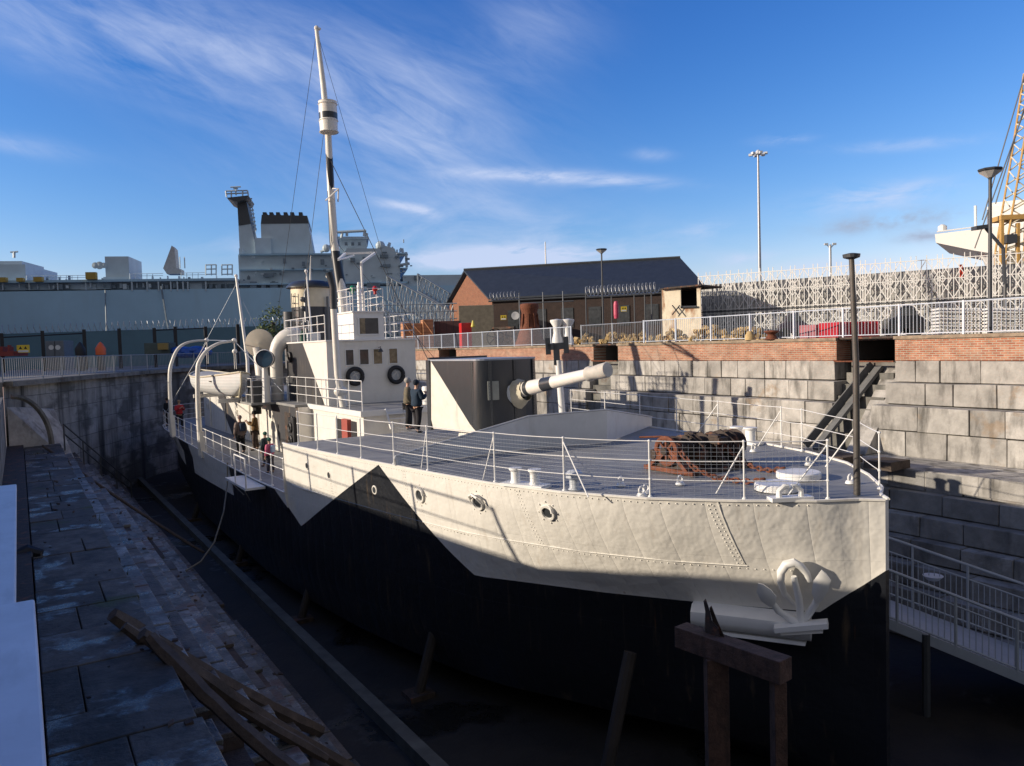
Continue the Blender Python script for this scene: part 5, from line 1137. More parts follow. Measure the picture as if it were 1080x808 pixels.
for a, b in [((403,262),(403,255)),((410,262),(411,256)),((360,251),(361,245)),((366,249),(366,244)),((384,249),(385,243)),((386,250),(387,246)),((356,245),(386,243.5)),((346,262),(356,252)),((338,266),(347,262)),((420,270),(430,268)),((420,280),(432,278)),((428,266),(429,282)),((424,262),(425,268))]: o.tube([BS.pt(*a, 1), BS.pt(*b, 1)], .22, 5)
o.sphere(BS.pt(401,259.5,1), .75, 10, 8); o.sphere(BS.pt(344,262,1), .6, 10, 8); o.build('aerials_and_domes', m_bs2, big)
o = MB(); pts = [BS.pt(111,306,-.3), BS.pt(112,340,-1.5), BS.pt(113,375,-3)]; o.tube(pts, .09, 4); pts = [BS.pt(170,302,-.3), BS.pt(176,340,-1.5), BS.pt(184,372,-4)]; o.tube(pts, .13, 4); o.build('mooring_ropes', m_bsd, big)
# ---- hoarding with razor wire in front of it
HF = Frame(-40, 76, 470, 92)
m_hoard = mat('dark_blue_hoarding', (.09,.18,.235), .6, var=.1, vs=.6)
t = thing('hoarding', HF.pt(150, 376), 'dark blue solid hoarding at the foot of the naval ship, topped by razor wire', 'hoarding')
a, b = HF.pt(-40, 353.5), HF.pt(470, 338); o = MB(); u = (Vector((b.x,b.y,0))-Vector((a.x,a.y,0))); o.add([(a.x,a.y,-1),(b.x,b.y,-1),tuple(b),tuple(a),(a.x+.1*HF.n.x,a.y+.1*HF.n.y,-1),(b.x+.1*HF.n.x,b.y+.1*HF.n.y,-1),tuple(b+HF.n*.1),tuple(a+HF.n*.1)], [(0,1,2,3),(5,4,7,6),(3,2,6,7)]); o.build('panels', m_hoard, t)
def coil(a, b, r, pitch, wr, n=9):
    o = MB(); a, b = Vector(a), Vector(b); u = (b-a).normalized(); v = Vector((-u.y,u.x,0)).normalized(); L_ = (b-a).length; N_ = int(L_/pitch*n); pts = []
    for i in range(N_):
        th = 2*math.pi*i/n; pts.append(a+u*(L_*i/N_)+v*(r*math.cos(th))+Vector((0,0,r*math.sin(th)*random.uniform(.9,1.1))))
    return o.tube(pts, wr, 3, False)
coil(a+Vector((0,0,.45)), b+Vector((0,0,.45)), .48, .55, .028).build('razor_coil', m_galv, t)
# security fence posts on the left
LF = Frame(-10, 62, 300, 72)
t = thing('security_fence', LF.pt(120, 378), 'thin black post fence standing behind the left railing', 'fence')
for x, yt in [(-18,352),(1,351.5),(44,349),(88,347.5),(125,346.5),(162,346),(184,344.5),(216,344.5),(250,342),(288,340)]:
    p = LF.pt(x+2, 375); q_ = LF.pt(x, yt); MB().box(p.x-.13,p.x+.13,p.y-.13,p.y+.13,LZ,q_.z).build('post', m_black, t)
o = MB(); 
for x0, x1, y0, y1 in [(-18,90,357,351.5),(162,217,348.5,346)]: o.tube([LF.pt(x0,y0), LF.pt(x1,y1)], .05, 4)
o.build('rail', m_black, t)
def sign(loc_px, dep, w_, h_, lab, body, marks=True, name='warning_sign'):
    c = PD(*loc_px, dep); t = thing(name, c, lab, 'sign', 'yellow warning signs'); u, n = R0, -F0
    MB().obox(c, u, n, (0,0,1), w_/2, .02, h_/2).build('panel', mat('sign_yellow', (.75,.55,.04), .5), t)
    o = MB(); o.obox(c+n*.025-Vector((0,0,h_*.3)), u, n, (0,0,1), w_*.42, .004, h_*.13); o.build('text_strip', mat('sign_white', (.7,.7,.68), .5), t)
    o = MB()
    for k in (-1, 1):
        cc = c+n*.026+u*(k*w_*.2)+Vector((0,0,h_*.14)); o.prism([cc-u*(w_*.13)-Vector((0,0,h_*.16)), cc+u*(w_*.13)-Vector((0,0,h_*.16)), cc+Vector((0,0,h_*.2))], n*.004)
    o.build('warning_triangle', m_black, t); return t
sign((24.5,368), 61, 1.0, .62, 'yellow and white warning sign on the fence at the far left', None)
sign((531,335), 66, .5, .4, 'yellow warning sign fixed to the fence left of the rusty capstan', None)
sign((658,326), 60, .45, .4, 'yellow warning sign on the fence right of the tall lamp', None)
def boxthing(name, x0, x1, y0, y1, dep, th, m, lab, cat, extra=None, zb=None):
    f = Frame(x0, dep, x1, dep+.2, (y0+y1)/2); o = MB(); f.rect(o, x0, x1, y0, y1, 0, th, bot=zb); t = thing(name, f.pt((x0+x1)/2, y1), lab, cat); o.build('body', m, t, bevel=.03); return t, f
t, f = boxthing('cabinet', 48, 67.5, 359.5, 378, 68, 2, mat('grey_container', (.16,.18,.20), .6), 'grey steel cabinet with two pale round marks behind the left railing', 'cabinet', zb=LZ)
for x in (54, 61): MB().lathe([(0,.02),(.22,.02),(.22,0)], f.pt(x,366.5), -f.n, 12).build('round_mark', mat('sign_white', (.7,.7,.68), .5), t)
MB().tube([f.pt(57.6,360,-.02), f.pt(58,377,-.02)], .02, 4).build('door_seam', m_black, t)
def barrel_marker(px, lab, top):
    b = PD(px, 376, 60); b.z = LZ; t = thing('bollard_light', b, lab, 'beacon'); h = PD(px, 361, 60).z-LZ
    MB().lathe([(.28,0),(.28,h*.55),(.24,h*.58)], b, (0,0,1), 14).build('drum', m_pole, t, smooth=True)
    MB().lathe([(.36,h*.55),(.38,h*.78),(.16,h*.95),(.06,h*1.0),(0,h*1.02)], b, (0,0,1), 14).build('hood', top, t, smooth=True); return t
barrel_marker(106.5, 'orange topped drum behind the left railing', mat('signal_orange', (.7,.12,.03), .5)); barrel_marker(85, 'dark topped drum with orange base behind the left railing', m_black)
boxthing('skip', 152, 179, 361.5, 374, 66, 2, mat('green_container', (.08,.11,.10), .6, island=.3), 'dark green low container behind the left railing', 'container')
boxthing('crate', 166, 177, 362, 369, 65.4, .5, mat('mustard_paint', (.28,.20,.06), .6), 'small mustard coloured crate in front of the green container', 'crate')
o = MB(); 
for i in range(9): x = 188+i*3.2; c = PD(x, 371, 67); o.sphere(c+Vector((0,0,random.uniform(-.2,.2))), .7, 8, 6, (1.2,1,.6))
tag(o.build('tarpaulin_heap', mat('blue_tarpaulin', (.02,.09,.38), .5, var=.3, vs=2)), 'bright blue tarpaulin heap behind the left railing', 'tarpaulin')
o = MB(); f = Frame(-25, 60, 16, 60.3); f.rect(o, -25, 14, 371, 376, 0, 2.2); f.rect(o, -25, 3, 366, 371, .5, 1.6); f.rect(o, 8, 10, 364, 371, .3, .3); tag(o.build('red_machine', mat('dull_red_paint', (.22,.025,.02), .5)), 'dull red low machine behind the railing at the far left', 'machine')
# shrub behind the funnel
def leafy(name, c, rx, ry, rz, n, size, m, parent):
    o = MB()
    cl = [Vector((random.gauss(0,.45), random.gauss(0,.45), random.gauss(0,.45))) for _ in range(14)]
    for i in range(n):
        k = random.choice(cl); p = Vector((k.x+random.gauss(0,.2), k.y+random.gauss(0,.2), k.z+random.gauss(0,.2))); p = c+Vector((p.x*rx,p.y*ry,p.z*rz))
        u = Vector((random.gauss(0,1),random.gauss(0,1),random.gauss(0,1))).normalized(); v = u.orthogonal().normalized(); s_ = size*random.uniform(.6,1.4)
        o.add([p-u*s_, p+v*s_*.45, p+u*s_, p-v*s_*.45], [(0,1,2,3)])
    return o.build(name, m, parent)
c = PD(287, 338, 70); t = thing('shrub', Vector((c.x,c.y,LZ)), 'yellow green shrub showing left of the funnel before the naval ship', 'shrub')
leafy('crown', c+Vector((0,0,-.5)), 2.2, 1.2, 1.6, 900, .16, mat('shrub_leaves', (.10,.13,.035), .7, island=.4), t); MB().tube([Vector((c.x,c.y,LZ)), c], [.12,.06], 6).build('trunk', m_wood, t)
# unseen warehouse added to shade the dock head
t = thing('occluder', (-40, 106, LZ), 'unseen brick warehouse on the left quay outside the picture', 'occluder')
MB().box(-58,-27,64,150,LZ,10.5).build('wall', m_brick, t); MB().prism([(-58.5,63.5,10.5),(-26.5,63.5,10.5),(-42.5,63.5,15)], (0,87,0)).build('roof', m_pole, t)
# ---- truss gangways
def truss(name, A, B_, h0, dep, lab, m, back=3.0):
    f = Frame(A[0], dep, B_[0], dep+1, A[1]); t = thing(name, f.pt((A[0]+B_[0])/2, max(A[1], B_[1])+h0), lab, 'gangway', 'grey truss gangways left of the shed')
    for sid, bk_ in (('side', 0), ('side', back)):
        a0, b0 = f.pt(*A, bk_), f.pt(*B_, bk_); dz = Vector((0,0,-h0)); o = MB(); o.tube([a0, b0], .11, 4); o.tube([a0+dz, b0+dz], .11, 4); n = 14
        for k in range(n+1):
            p = a0.lerp(b0, k/n); o.tube([p, p+dz], .05, 4)
            if k < n: q_ = a0.lerp(b0, (k+1)/n); o.tube([p, q_+dz], .05, 4); o.tube([q_, p+dz], .05, 4)
        o.build('truss_side', m, t)
    return t
m_tr = mat('pale_truss_paint', (.34,.40,.45), .5)
truss('gangway', (408,291), (482,332), 2.6, 84, 'pale lattice truss gangway sloping down to the right, the upper left one', m_tr); truss('gangway', (440,289), (506,328), 1.9, 88, 'pale lattice truss gangway sloping down behind the shed gable', m_tr)
truss('gangway', (388,318), (445,346), 2.2, 78, 'pale lattice truss gangway sloping down behind the orange crates, lowest one', m_tr)
f = Frame(395, 80, 480, 81); t = thing('scaffold', f.pt(440, 350), 'dense grey scaffold frame below the truss gangways', 'scaffold'); o = MB()
for x in range(398, 482, 4): o.tube([f.pt(x, 318+max(0,(x-440)*.3)), f.pt(x+.5, 352)], .06, 4)
for y in (322, 330, 338, 346): o.tube([f.pt(398, y), f.pt(482, y-2)], .06, 4)
for x in range(398, 478, 8): o.tube([f.pt(x, 322), f.pt(x+8, 346)], .05, 4); o.tube([f.pt(x+8, 322), f.pt(x, 346)], .05, 4)
o.build('tubes', m_tr, t)
# ---- brick shed
m_slate = mat('dark_slate_roof', (.028,.036,.05), .45, var=.15, vs=2, planks=(2,.35,.06,.3)); m_shade_brick = mat('shade_darkened_brick', (.05,.025,.02), .9, var=.2, brick=(.7,-.7,.3,.1,.015,(.035,.018,.015),(.05,.045,.04))); m_gable = mat('orange_brick_gable', (.29,.10,.05), .9, var=.15, brick=(.4,.9,.3,.1,.012,(.22,.075,.04),(.26,.2,.14)))  # front wall brick darkened in colour to stand in for shade
shed = thing('brick_shed', PD(600, 366, 74), 'long dark roofed brick shed with an orange brick gable behind the rusty capstan', 'shed')
eA, eB, rA, rB = PD(519,320,76), PD(737,300.5,70), PD(494,286,81), PD(712,278,75.5)
eA.z = eB.z = (eA.z+eB.z)/2; rA.z = rB.z = (rA.z+rB.z)/2
fA = rA+(rA-eA); fA.z = eA.z; fB = rB+(rB-eB); fB.z = eB.z
def gz_(v, z=QZ): return Vector((v.x, v.y, z))
MB().add([eA,eB,gz_(eB),gz_(eA)], [(0,1,2,3)]).build('front_wall', m_shade_brick, shed)
MB().add([eA,rA,fA,gz_(fA),gz_(eA)], [(0,1,2,3,4)]).build('gable_wall', m_gable, shed)
MB().add([eB,rB,fB,gz_(fB),gz_(eB)], [(0,1,2,3,4)]).build('far_gable_wall', m_shade_brick, shed)
up = Vector((0,0,.15)); o = MB(); ov = (eA-rA)*.06; ux = (eA-eB).normalized()*.5
o.prism([rA+ux+up, rB-ux+up, eB-ux+ov+up, eA+ux+ov+up], (0,0,.18)); o.prism([rA+ux+up, rB-ux+up, fB-ux+up, fA+ux+up], (0,0,.18)); o.build('roof', m_slate, shed)
o = MB(); o.tube([rA+ux+Vector((0,0,.38)), rB-ux+Vector((0,0,.38))], .13, 6); o.build('ridge', m_pole, shed)
o = MB(); o.tube([eA+ux+ov, eB-ux+ov], .09, 6); o.build('gutter', m_pole, shed)
for k in range(7):
    p = eA.lerp(eB, .08+k*.135); q_ = eA.lerp(eB, .08+k*.135+.06); n_ = Vector((-F0.x,-F0.y,0))*.06
    MB().add([gz_(p,1.5)+n_, gz_(q_,1.5)+n_, gz_(q_,3.4)+n_, gz_(p,3.4)+n_], [(0,1,2,3)]).build('window', m_glass, shed)
f = Frame(483, 70, 521, 69); t, f = boxthing('lean_to', 484, 521, 322, 349, 70, 4, mat('tan_render', (.22,.19,.14), .9, var=.2), 'tan lean-to in front of the shed gable with mesh screen', 'lean-to', zb=QZ)
MB().lathe([(0,.0),(.35,.02),(.35,0)], PD(543.5,333,66), -F0, 14).build('round_sign', mat('sign_white', (.7,.7,.68), .5), t)
# fence with spikes + coil in front of shed
SF = Frame(515, 68, 700, 60)
t = thing('security_fence', SF.pt(600, 364), 'tall steel post fence with a fat razor wire coil in front of the brick shed', 'fence')
for x, yt in [(548,309),(573,308),(594,307),(618,303),(645,312),(669,311),(680,309),(687,308)]:
    p = SF.pt(x+1, 362); q_ = SF.pt(x, yt); MB().box(p.x-.035,p.x+.035,p.y-.035,p.y+.035,QZ,q_.z).build('post', mat('dull_post_grey', (.16,.17,.18), .5) if x < 610 else m_pole, t)
o = MB(); o.tube([SF.pt(548,320), SF.pt(605,317.5)], .05, 4); o.tube([SF.pt(618,314), SF.pt(690,310)], .05, 4); o.tube([SF.pt(520,317), SF.pt(548,316)], .05, 4); o.build('rail', m_pole, t)
coil(SF.pt(618,307.5), SF.pt(694,303), .42, .32, .022).build('razor_coil', m_galv, t)
coil(SF.pt(517,313), SF.pt(548,311), .35, .35, .02).build('razor_coil', m_galv, t)
o = MB(); o.lathe([(.16,0),(.2,.3),(.2,1.1),(.14,1.35),(0,1.4)], SF.pt(650,336,-.4), (0,0,1), 12); tag(o.build('life_ring_case', mat('pink_red_case', (.5,.06,.12), .5)), 'pink red upright case hanging on the fence by the yellow sign', 'case')
# crates and ironwork on the quay
m_crate = mat('raw_orange_timber', (.46,.22,.11), .85, var=.2, planks=(2,.3,.12,.5))
for x0, x1, y0, lab in [(426,434,339,'small raw timber crate, leftmost of the orange stack'), (434.5,445,341,'low raw timber crate in the middle of the orange stack'), (446,457,337,'tall raw timber crate at the right end of the orange stack')]:
    t, f = boxthing('timber_crate', x0, x1, y0, 352, 62, 1.4, m_crate, lab, 'crate', zb=QZ); t['group'] = 'orange timber crates'; o = MB(); f_ = f
    o.tube([f.pt(x0+.5,y0+1,-.04), f.pt(x1-.5,352,-.04)], .05, 4); o.build('brace', m_crate, t)
boxthing('long_crate', 458, 486, 338.5, 352, 63, 1.6, mat('red_brown_crate', (.10,.045,.04), .8, var=.3, planks=(0,.5,.1,.5)), 'long dark red brown crate between the orange crates and the red box', 'crate', zb=QZ)
t, f = boxthing('red_box', 486.5, 497.5, 340.5, 353, 60, 1.0, mat('bright_red_paint', (.6,.02,.02), .4), 'bright red box on the quay left of the rusty capstan', 'box', zb=QZ)
MB().lathe([(.15,0),(.17,.06),(.06,.5),(0,.52)], PD(499,345,59.5), (0,0,1), 12).build('yellow_cone', mat('yellow_plastic', (.6,.5,.08), .5), t)
t = thing('cannon_carriage', PD(532, 352, 61), 'rusty old cannon carriage with spoked iron wheels on the quay left of the rusty capstan', 'gun carriage')
for i, x in enumerate((522, 533, 541)):
    c = PD(x, 346, 61-i*.4); c.z = QZ+.75; o = MB()
    ax_ = (-F0*.8+R0*(.3 if i != 1 else -.4)).normalized(); o.lathe([(.66,-.04),(.72,-.04),(.72,.04),(.66,.04),(.66,-.04)], c, ax_, 22); o.lathe([(0,-.1),(.12,-.1),(.12,.1),(0,.1)], c, ax_, 10)
    v_ = ax_.orthogonal().normalized(); w_ = ax_.cross(v_)
    for k in range(6): a_ = k*math.pi/3; o.tube([c, c+(v_*math.cos(a_)+w_*math.sin(a_))*.68], .035, 4)
    o.build('wheel', m_darkrust, t)
MB().beam(PD(520,347,61.5), PD(543,346,60.5), .3, .25).build('bed', m_darkrust, t)
c = PD(559, 351, 57); c.z = QZ; s_ = 57/FPX
t = thing('capstan', c, 'big rusty iron capstan on the quay in front of the brick shed', 'capstan')
MB().lathe([(16*s_,0),(16*s_,4*s_),(14*s_,7*s_),(12*s_,14*s_),(11*s_,16*s_)], c, (0,0,1), 28).build('base', m_rust, t, smooth=True)
o = MB(); o.lathe([(11*s_,15*s_),(10.5*s_,19*s_),(8*s_,24*s_),(7.5*s_,32*s_),(9*s_,38*s_),(10*s_,41*s_),(9.5*s_,44*s_),(7*s_,45*s_),(0,45*s_)], c, (0,0,1), 28)
for k in range(8):
    a_ = k*math.pi/4; d_ = Vector((math.cos(a_),math.sin(a_),0)); o.beam(c+d_*9.5*s_+Vector((0,0,17*s_)), c+d_*7.6*s_+Vector((0,0,34*s_)), .12, .18, up=d_)
o.build('drum', m_rust, t, smooth=True)
for i, x in enumerate((587.5, 599)):
    c = PD(x, 352, 50); c.z = QZ; s_ = 50/FPX; t = thing('white_bollard', c, ['flared white iron bollard above the dark fork post, left of two','flared white iron bollard above the dark fork post, right of two'][i], 'bollard', 'flared white bollards')
    MB().lathe([(6*s_,0),(5.5*s_,6*s_),(3.8*s_,13*s_),(4*s_,20*s_),(7*s_,25*s_),(7*s_,27*s_),(0,28*s_)], c, (0,0,1), 20).build('column', m_white2, t, smooth=True)
# piles of sawn timber ends behind the railing
m_pile = mat('split_firewood_ends', (.42,.30,.14), .85, var=.35, island=.45)
k_ = 0
for (x0, x1, h_, dep) in [(606,626,.7,44),(634,662,.8,42),(663,688,.75,41),(694,724,.85,38),(728,770,1.0,36),(772,804,.9,34)]:
    a, b = PD(x0, 357, dep), PD(x1, 357, dep-.6); L_ = (b-a).length; o = MB(); nL = int(L_/.3)
    for j in range(nL*7):
        t_ = random.random(); hz = random.random()*h_*.62*(1-abs(2*t_-1)**2*.6); p = Vector((lerp(a.x,b.x,t_), lerp(a.y,b.y,t_), QZ+.08+hz)); d_ = Vector((random.uniform(-.5,.5)-F0.x, random.uniform(-.5,.5)-F0.y, random.uniform(-.6,.6))).normalized()
        o.tube([p-d_*.2, p+d_*.25], random.uniform(.07,.13), 6)
    ob = o.build('iron_shackle_heap', m_pile); tag(ob, ['low heap of pale ochre castings behind the railing under the white bollards','heap of ochre castings behind the dark gate railing, left half','heap of ochre castings behind the dark gate railing, right half','ochre heap just right of the dark gate railing','widest ochre heap behind the railing under the white hut','ochre heap behind the railing at the left end of the lattice screen'][k_], 'scrap heap', 'heaps of ochre castings behind the railing'); ob['kind'] = 'stuff'; k_ += 1
# rusty white hut
t = thing('hut', PD(717, 345, 47), 'rust streaked white metal hut with a dark opening beside the lattice screen', 'hut')
HU = Frame(697, 48, 738, 46.4); m_hut = mat('rusty_white_sheet', (.62,.55,.42), .7, var=.12, rust=((.26,.11,.04),(1.2,1.2,.35),.54,.9))
o = MB(); HU.rect(o, 698, 718, 305, 336, 0, .1, bot=QZ); HU.rect(o, 735, 739, 303, 336, 0, .1, bot=QZ); HU.rect(o, 718, 735, 325, 336, 0, .1, bot=QZ); o.build('front_wall', m_hut, t)
o = MB(); HU.rect(o, 697.5, 739, 304, 336, 2.6, .1, bot=QZ); HU.rect(o, 697.5, 698.3, 305, 336, 0, 2.6, bot=QZ); o.build('back_wall', m_black, t)
o = MB(); HU.poly(o, [(696,305.5),(739,301.5),(739,299.8),(704,303),(696,304.5)], -.3, 3.2); o.build('roof', m_darkrust, t)
o = MB(); o.tube([HU.pt(709,322,-.3), HU.pt(717,332,-.3)], .04, 4); o.tube([HU.pt(717,322,-.3), HU.pt(709,332,-.3)], .04, 4); o.tube([HU.pt(718,324,-.1), HU.pt(735,323.5,-.1)], .07, 5); o.build('barrier', m_pole, t)
# ---- white lattice screen
LS = Frame(737, 50, 1090, 40.5)
m_lat = mat('white_lattice_paint', (.74,.73,.70), .5, var=.06)
scr = thing('lattice_screen', LS.pt(900, 350), 'long white geometric lattice screen closing the quay on the right', 'screen')
La, Lb = LS.pt(737, 340), LS.pt(1096, 340); Ltot = (Lb-La).dot(LS.u); NP = 14; pw = Ltot/NP; zt_ = 4.05; zm = 1.75
def lat_panel():
    o = MB(); rr2 = random.Random(11)
    def bar(a, b, w_=.05): o.beam(LS.u*a[0]+Vector((0,0,a[1])), LS.u*b[0]+Vector((0,0,b[1])), .04, w_*.8, up=LS.n)
    for (z0, z1) in ((zm+.12, zt_), (QZ+.05, zm-.12)):
        c = (pw/2, (z0+z1)/2); hh = (z1-z0)/2
        bar((0,z0),(pw,z0),.07); bar((0,z1),(pw,z1),.08)
        bar((0,z0),(pw,z1)); bar((0,z1),(pw,z0)); bar((pw/2,z0),(pw/2,z1)); bar((0,c[1]),(pw,c[1]),.035)
        for q0, q1 in (((pw/2,z0+.05),(.08,c[1])),((.08,c[1]),(pw/2,z1-.05)),((pw/2,z1-.05),(pw-.08,c[1])),((pw-.08,c[1]),(pw/2,z0+.05))): bar(q0, q1, .045)
        k1 = .42
        for q0, q1 in (((pw/2-pw*.22,c[1]),(pw/2,c[1]+hh*k1)),((pw/2,c[1]+hh*k1),(pw/2+pw*.22,c[1])),((pw/2+pw*.22,c[1]),(pw/2,c[1]-hh*k1)),((pw/2,c[1]-hh*k1),(pw/2-pw*.22,c[1]))): bar(q0, q1, .04)
    for i in range(5):
        x = pw*i/5+.02; hgt = rr2.choice((.06,.2,.1,.26,.03)); bar((x,QZ),(x,zt_+hgt),.05)
    return o
pb_ = lat_panel(); base = Vector((La.x, La.y, 0)); pb_.v = [v+base for v in pb_.v]
p0 = pb_.build('lattice_panel', m_lat, scr)
for i in range(1, NP):
    c_ = p0.copy(); COL.objects.link(c_); c_.parent = scr; c_.location = LS.u*(pw*i)
o = MB(); a_, b_ = base+Vector((0,0,zm)), base+LS.u*Ltot+Vector((0,0,zm)); o.beam(a_, b_, .1, .07); o.build('middle_beam', m_pole, scr)
m_net = mat('grey_debris_netting', (.34,.335,.32), .9, var=.45, vs=3.5)
o = MB(); o.obox(base+LS.u*(Ltot/2)+LS.n*.7+Vector((0,0,1.75)), LS.u, LS.n, (0,0,1), Ltot/2, .02, 1.8); o.build('backing_mesh', m_net, scr)
for x, c_, lab in ((1013.5,(.6,.06,.03),'orange red jacket like patch hanging behind the lattice screen'),):
    o = MB(); LS.rect(o, x-2, x+2, 279, 293, .1, .2); tag(o.build('red_banner', mat('orange_red_cloth', c_, .7)), 'small orange red panel hung behind the lattice screen near the lamp', 'panel')
# cars and stacks between railing and screen
def car(px0, px1, dep, h_px, lab, paint, yaw_flip=False):
    f = Frame(px0, dep, px1, dep-.4, 345); a, b = f.pt(px0, 350), f.pt(px1, 350); L_ = (b-a).dot(f.u); H_ = 1.45; W_ = 1.7; z = QZ
    o0 = Vector((a.x,a.y,z)); t = thing('parked_car', o0+f.u*L_/2, lab, 'car', 'cars parked between the railing and the lattice screen')
    def q_(x, zz): return o0+f.u*(x*L_)+Vector((0,0,zz*H_))
    prof = [(0,.22),(.0,.5),(.04,.6),(.2,.64),(.32,.95),(.42,1.0),(.68,1.0),(.84,.66),(.97,.6),(1,.5),(1,.22)]
    MB().prism([q_(*p) for p in prof], f.n*W_).build('body', paint, t, bevel=.06)
    MB().prism([q_(*p)-f.n*.02 for p in [(.25,.66),(.345,.92),(.43,.95),(.66,.95),(.79,.68)]], f.n*(W_+.04)).build('windows', m_glass, t)
    for x in (.18, .8):
        o = MB()
        for s1 in (-.02, W_-.18): o.lathe([(0,0),(.31,0),(.31,.2),(0,.2)], q_(x,0)+f.n*s1+Vector((0,0,.31)), f.n, 16)
        o.build('wheel', m_black, t)
    return t
car(822, 852, 44, 0, 'small dark car behind the railing left of the jackstaff, close to the lattice screen', mat('dark_car_paint', (.04,.03,.045), .25))
car(938, 976, 38, 0, 'black car behind the railing left of the near street lamp', mat('black_car_paint', (.015,.015,.018), .2))
t, f = boxthing('skip', 884, 928, 339, 352, 31.5, 1.6, mat('red_car_paint', (.42,.02,.03), .35), 'long low red skip behind the railing right of the jackstaff', 'skip', zb=QZ)
for k in range(7): o = MB(); f.rect(o, 885+k*6.8, 886.2+k*6.8, 339.5, 351, -.05, .05); o.build('rib', MATS['red_car_paint'], t)
t, f = boxthing('cargo_crate', 860, 880, 342, 353, 33, 1.2, mat('dull_pink_paint', (.35,.12,.13), .6), 'dull pink crate behind the railing left of the red skip', 'crate', zb=QZ)
f.rect(MB(), 860, 880, 346, 347, -.03, .03).build('band', m_pole, t)
for i, (x0, x1, dep, lab) in enumerate([(990,1035,29.5,'stack of white battens behind the railing, left of the near lamp'), (1042,1092,28.5,'stack of white battens behind the railing at the right edge')]):
    t = thing('batten_stack', PD((x0+x1)/2, 350, dep), lab, 'stack', 'stacks of white battens'); f = Frame(x0, dep, x1, dep-.4, 340); o = MB()
    for r_ in range(8):
        for k in range(12):
            px_ = lerp(x0, x1, k/12); py_2 = 352-r_*3.6; f.rect(o, px_, px_+(x1-x0)/12*.62, py_2-1.9, py_2, (r_%2)*.15, 1.2)
    for r_ in range(4): f.rect(o, x0, x1, 349.6-r_*7.2, 350.3-r_*7.2, -.03, 1.2)
    o.build('battens', m_lat, t)
# small rusty things on the wall coping
for x, lab in ((793,'squat rusty bollard on the brick wall top'), (797,'small ochre iron lump beside the rusty bollard')):
    p = PX(x, 357, 13.45); p.z = -.085; o = MB(); o.lathe([(.3,0),(.22,.08),(.15,.2),(.3,.3),(.28,.36),(0,.38)] if x == 793 else [(.22,0),(.2,.2),(.1,.36),(0,.38)], p-Vector((0,(1.0 if x==793 else -.3),0)), (0,0,1), 12); tag(o.build('rusty_bollard', m_rust if x == 793 else m_pile, smooth=True), lab, 'bollard')
# ---- lamps and masts
def lantern(c, s_, m, parent):
    o = MB(); o.lathe([(.05*s_,-.5*s_),(.12*s_,-.3*s_),(.52*s_,0),(.55*s_,.05*s_),(.5*s_,.09*s_),(0,.12*s_)], c, (0,0,1), 8); h = o.build('lamp_head', m, parent)
    o = MB(); o.lathe([(.13*s_,-.31*s_),(.50*s_,-.03*s_)], c+Vector((0,0,-.02)), (0,0,1), 8); o.build('lens', mat('lamp_lens', (.5,.5,.48), .2), h)
def street_lamp(pb, pt_, dep, lab, s_, zb=QZ, r=.07):
    b, tp_ = PD(*pb, dep), PD(*pt_, dep); b = Vector((tp_.x*.5+b.x*.5, tp_.y*.5+b.y*.5, zb)); top = Vector((b.x, b.y, tp_.z)); t = thing('street_lamp', b, lab, 'street lamp', 'street lamps with flared heads')
    MB().tube([b, b+Vector((0,0,1.2)), top-Vector((0,0,.3))], [r*1.25, r, r*.8], 10).build('pole', m_pole, t, smooth=True); lantern(top, s_, m_pole, t); return t
street_lamp((1047,315), (1041.5,180), 27.5, 'near street lamp with flared head at the right edge of the quay', .75)
street_lamp((637,338), (633.5,263.5), 56, 'street lamp standing in front of the brick shed', .75)
fl_ = thing('floodlight', PD(1032, 300, 33), 'dark angled floodlight on a slanting arm left of the near street lamp', 'floodlight'); o = MB(); o.obox(PD(1034,240,33), (R0*.95+Vector((0,0,.1))).normalized(), F0, (0,0,1), .28, .2, .08); o.build('lamp_head', m_pole, fl_)
o = MB(); o.tube([PD(1040,241,33), PD(1058,262,33), PD(1060,300,33)], .07, 6); o.tube([Vector((PD(1060,300,33).x,PD(1060,300,33).y,QZ)), PD(1060,300,33)], .07, 6); o.build('arm', m_pole, fl_)
b, tp_ = PD(804,320,92), PD(798,163,92); b.z = QZ; t = thing('floodlight_mast', b, 'very tall slim steel mast with a ring of floodlights against the sky', 'light mast'); top = Vector((b.x,b.y,tp_.z)); b2 = Vector((tp_.x*.6+b.x*.4, tp_.y*.6+b.y*.4, QZ)); t.location = b2; top = Vector((b2.x,b2.y,tp_.z))
MB().tube([b2, top], [.24,.12], 10).build('pole', m_galv, t, smooth=True); o = MB()
for k in range(6): a_ = k*math.pi/3; d_ = Vector((math.cos(a_),math.sin(a_),0)); o.tube([top, top+d_*.8], .05, 4); o.obox(top+d_*.85+Vector((0,0,.05)), d_, d_.cross(Vector((0,0,1))), (0,0,1), .22, .16, .13)
o.sphere(top+Vector((0,0,.25)), .3, 10, 6); o.build('lamp_ring', m_grey, t)
b = PD(876,300,95); tp_ = PD(874.5,258,95); t = thing('twin_lamp', Vector((b.x,b.y,QZ)), 'small distant twin headed lamp post above the lattice screen', 'lamp post'); MB().tube([Vector((b.x,b.y,QZ)), Vector((b.x,b.y,tp_.z))], .16, 6).build('pole', m_galv, t)
o = MB()
for s1 in (-1, 1): o.tube([Vector((b.x,b.y,tp_.z-.5)), Vector((b.x,b.y,tp_.z))+R0*(.45*s1)], .05, 4); o.obox(Vector((b.x,b.y,tp_.z+.05))+R0*(.5*s1), R0, F0, (0,0,1), .22, .12, .12)
o.build('lamp_heads', m_grey, t)
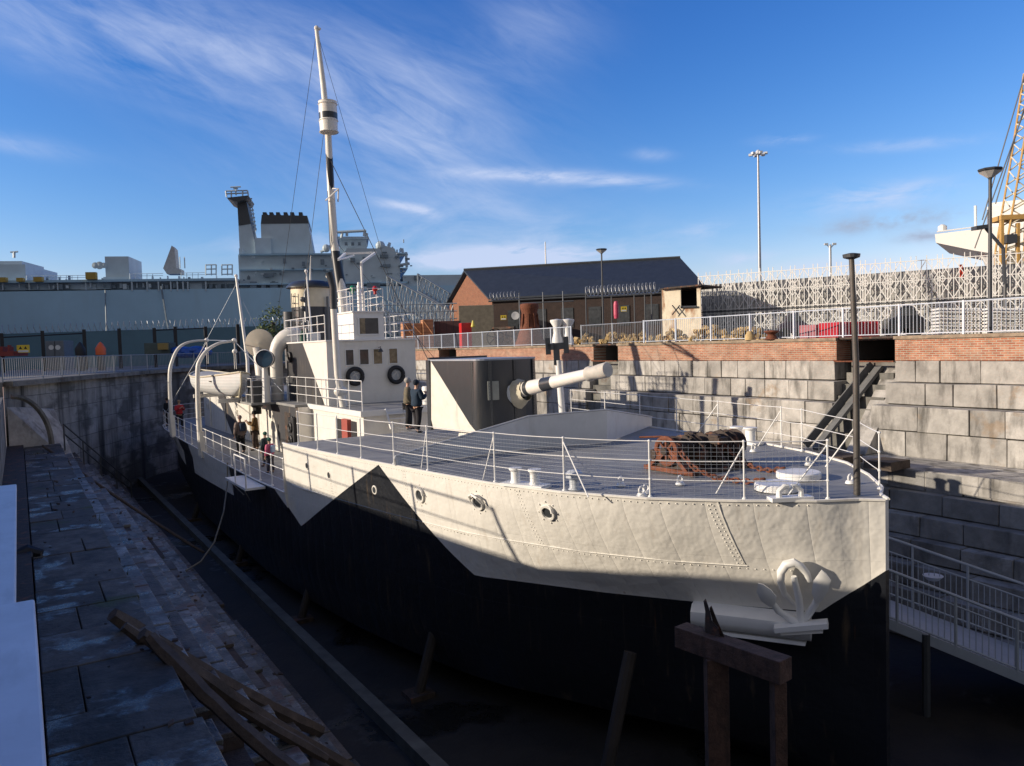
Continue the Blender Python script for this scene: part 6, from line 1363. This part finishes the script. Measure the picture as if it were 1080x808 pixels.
b = PD(576,300,140); t = thing('radio_mast', Vector((b.x,b.y,QZ)), 'thin distant radio mast above the shed ridge', 'mast'); o = MB(); o.tube([Vector((b.x,b.y,QZ)), PD(575,255,140)], [.3,.1], 5); o.build('pole', m_grey, t)
# ---- white ship prow and crane at the right edge
WS = Frame(985, 150, 1100, 140)
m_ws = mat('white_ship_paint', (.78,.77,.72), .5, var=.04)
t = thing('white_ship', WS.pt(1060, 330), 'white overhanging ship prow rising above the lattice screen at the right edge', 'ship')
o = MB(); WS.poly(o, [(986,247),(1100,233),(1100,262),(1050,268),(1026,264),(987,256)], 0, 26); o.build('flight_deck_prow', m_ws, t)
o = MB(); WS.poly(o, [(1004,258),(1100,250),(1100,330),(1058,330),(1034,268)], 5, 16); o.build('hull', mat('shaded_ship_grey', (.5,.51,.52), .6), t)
o = MB(); WS.rect(o, 1041, 1100, 215, 248, 6, 12); WS.rect(o, 1046, 1100, 211, 216, 7, 8); o.build('superstructure', m_ws, t)
o = MB(); o.tube([WS.pt(1029,240,4), WS.pt(1028.5,217,4)], .25, 5); o.lathe([(.8,0),(.8,.9),(.3,1.2),(0,1.3)], WS.pt(994,243.5,2), (0,0,1), 10); o.tube([WS.pt(988,244.5,1), WS.pt(1040,238,1)], .12, 4); o.build('deck_aerials', m_ws, t)
t = thing('crane', PD(1075, 330, 75), 'yellow lattice crane boom rising out of the picture at the right edge', 'crane')
m_yel = mat('crane_yellow', (.5,.30,.09), .6); f = Frame(1050, 75, 1100, 74.5, 260)
Lc = [f.pt(1060,300), f.pt(1061,262), f.pt(1080,150), f.pt(1092,70)]; Rc = [f.pt(1092,300), f.pt(1092,262), f.pt(1096,150), f.pt(1097,70)]
o = MB()
for bk_ in (0, 2.0):
    for ch_ in (Lc, Rc): o.tube([p+f.n*bk_ for p in ch_], .10, 5)
o.build('boom_chords', m_yel, t)
o = MB(); nS = 22
def along(ch_, t_): x = t_*(len(ch_)-1); i = min(int(x), len(ch_)-2); return ch_[i].lerp(ch_[i+1], x-i)
for k in range(nS):
    a, b, c, d = along(Lc,k/nS), along(Rc,k/nS), along(Lc,(k+1)/nS), along(Rc,(k+1)/nS)
    o.tube([a,d], .07, 4); o.tube([b,c], .07, 4); o.tube([a+f.n*2,d+f.n*2], .07, 4); o.tube([a,c+f.n*2], .07, 4)
o.build('boom_lacing', mat('pale_lattice_paint', (.6,.55,.42), .5), t)
o = MB(); f.rect(o, 1056, 1092, 226, 231, -.1, 2.4); f.rect(o, 1056, 1059, 232, 300, -.1, .4); f.rect(o, 1073, 1076, 235, 300, -.1, .4); o.build('platform', m_yel, t)
o = MB(); f.rect(o, 1062, 1073, 247, 256, -.6, 1.5); o.build('winch_housing', m_pole, t)
o = MB()
for a, b in [((1092,40),(1036,232)),((1096,60),(1050,215)),((1090,90),(1028,262))]: o.tube([f.pt(*a), f.pt(*b)], .06, 4)
o.build('cables', m_pole, t)
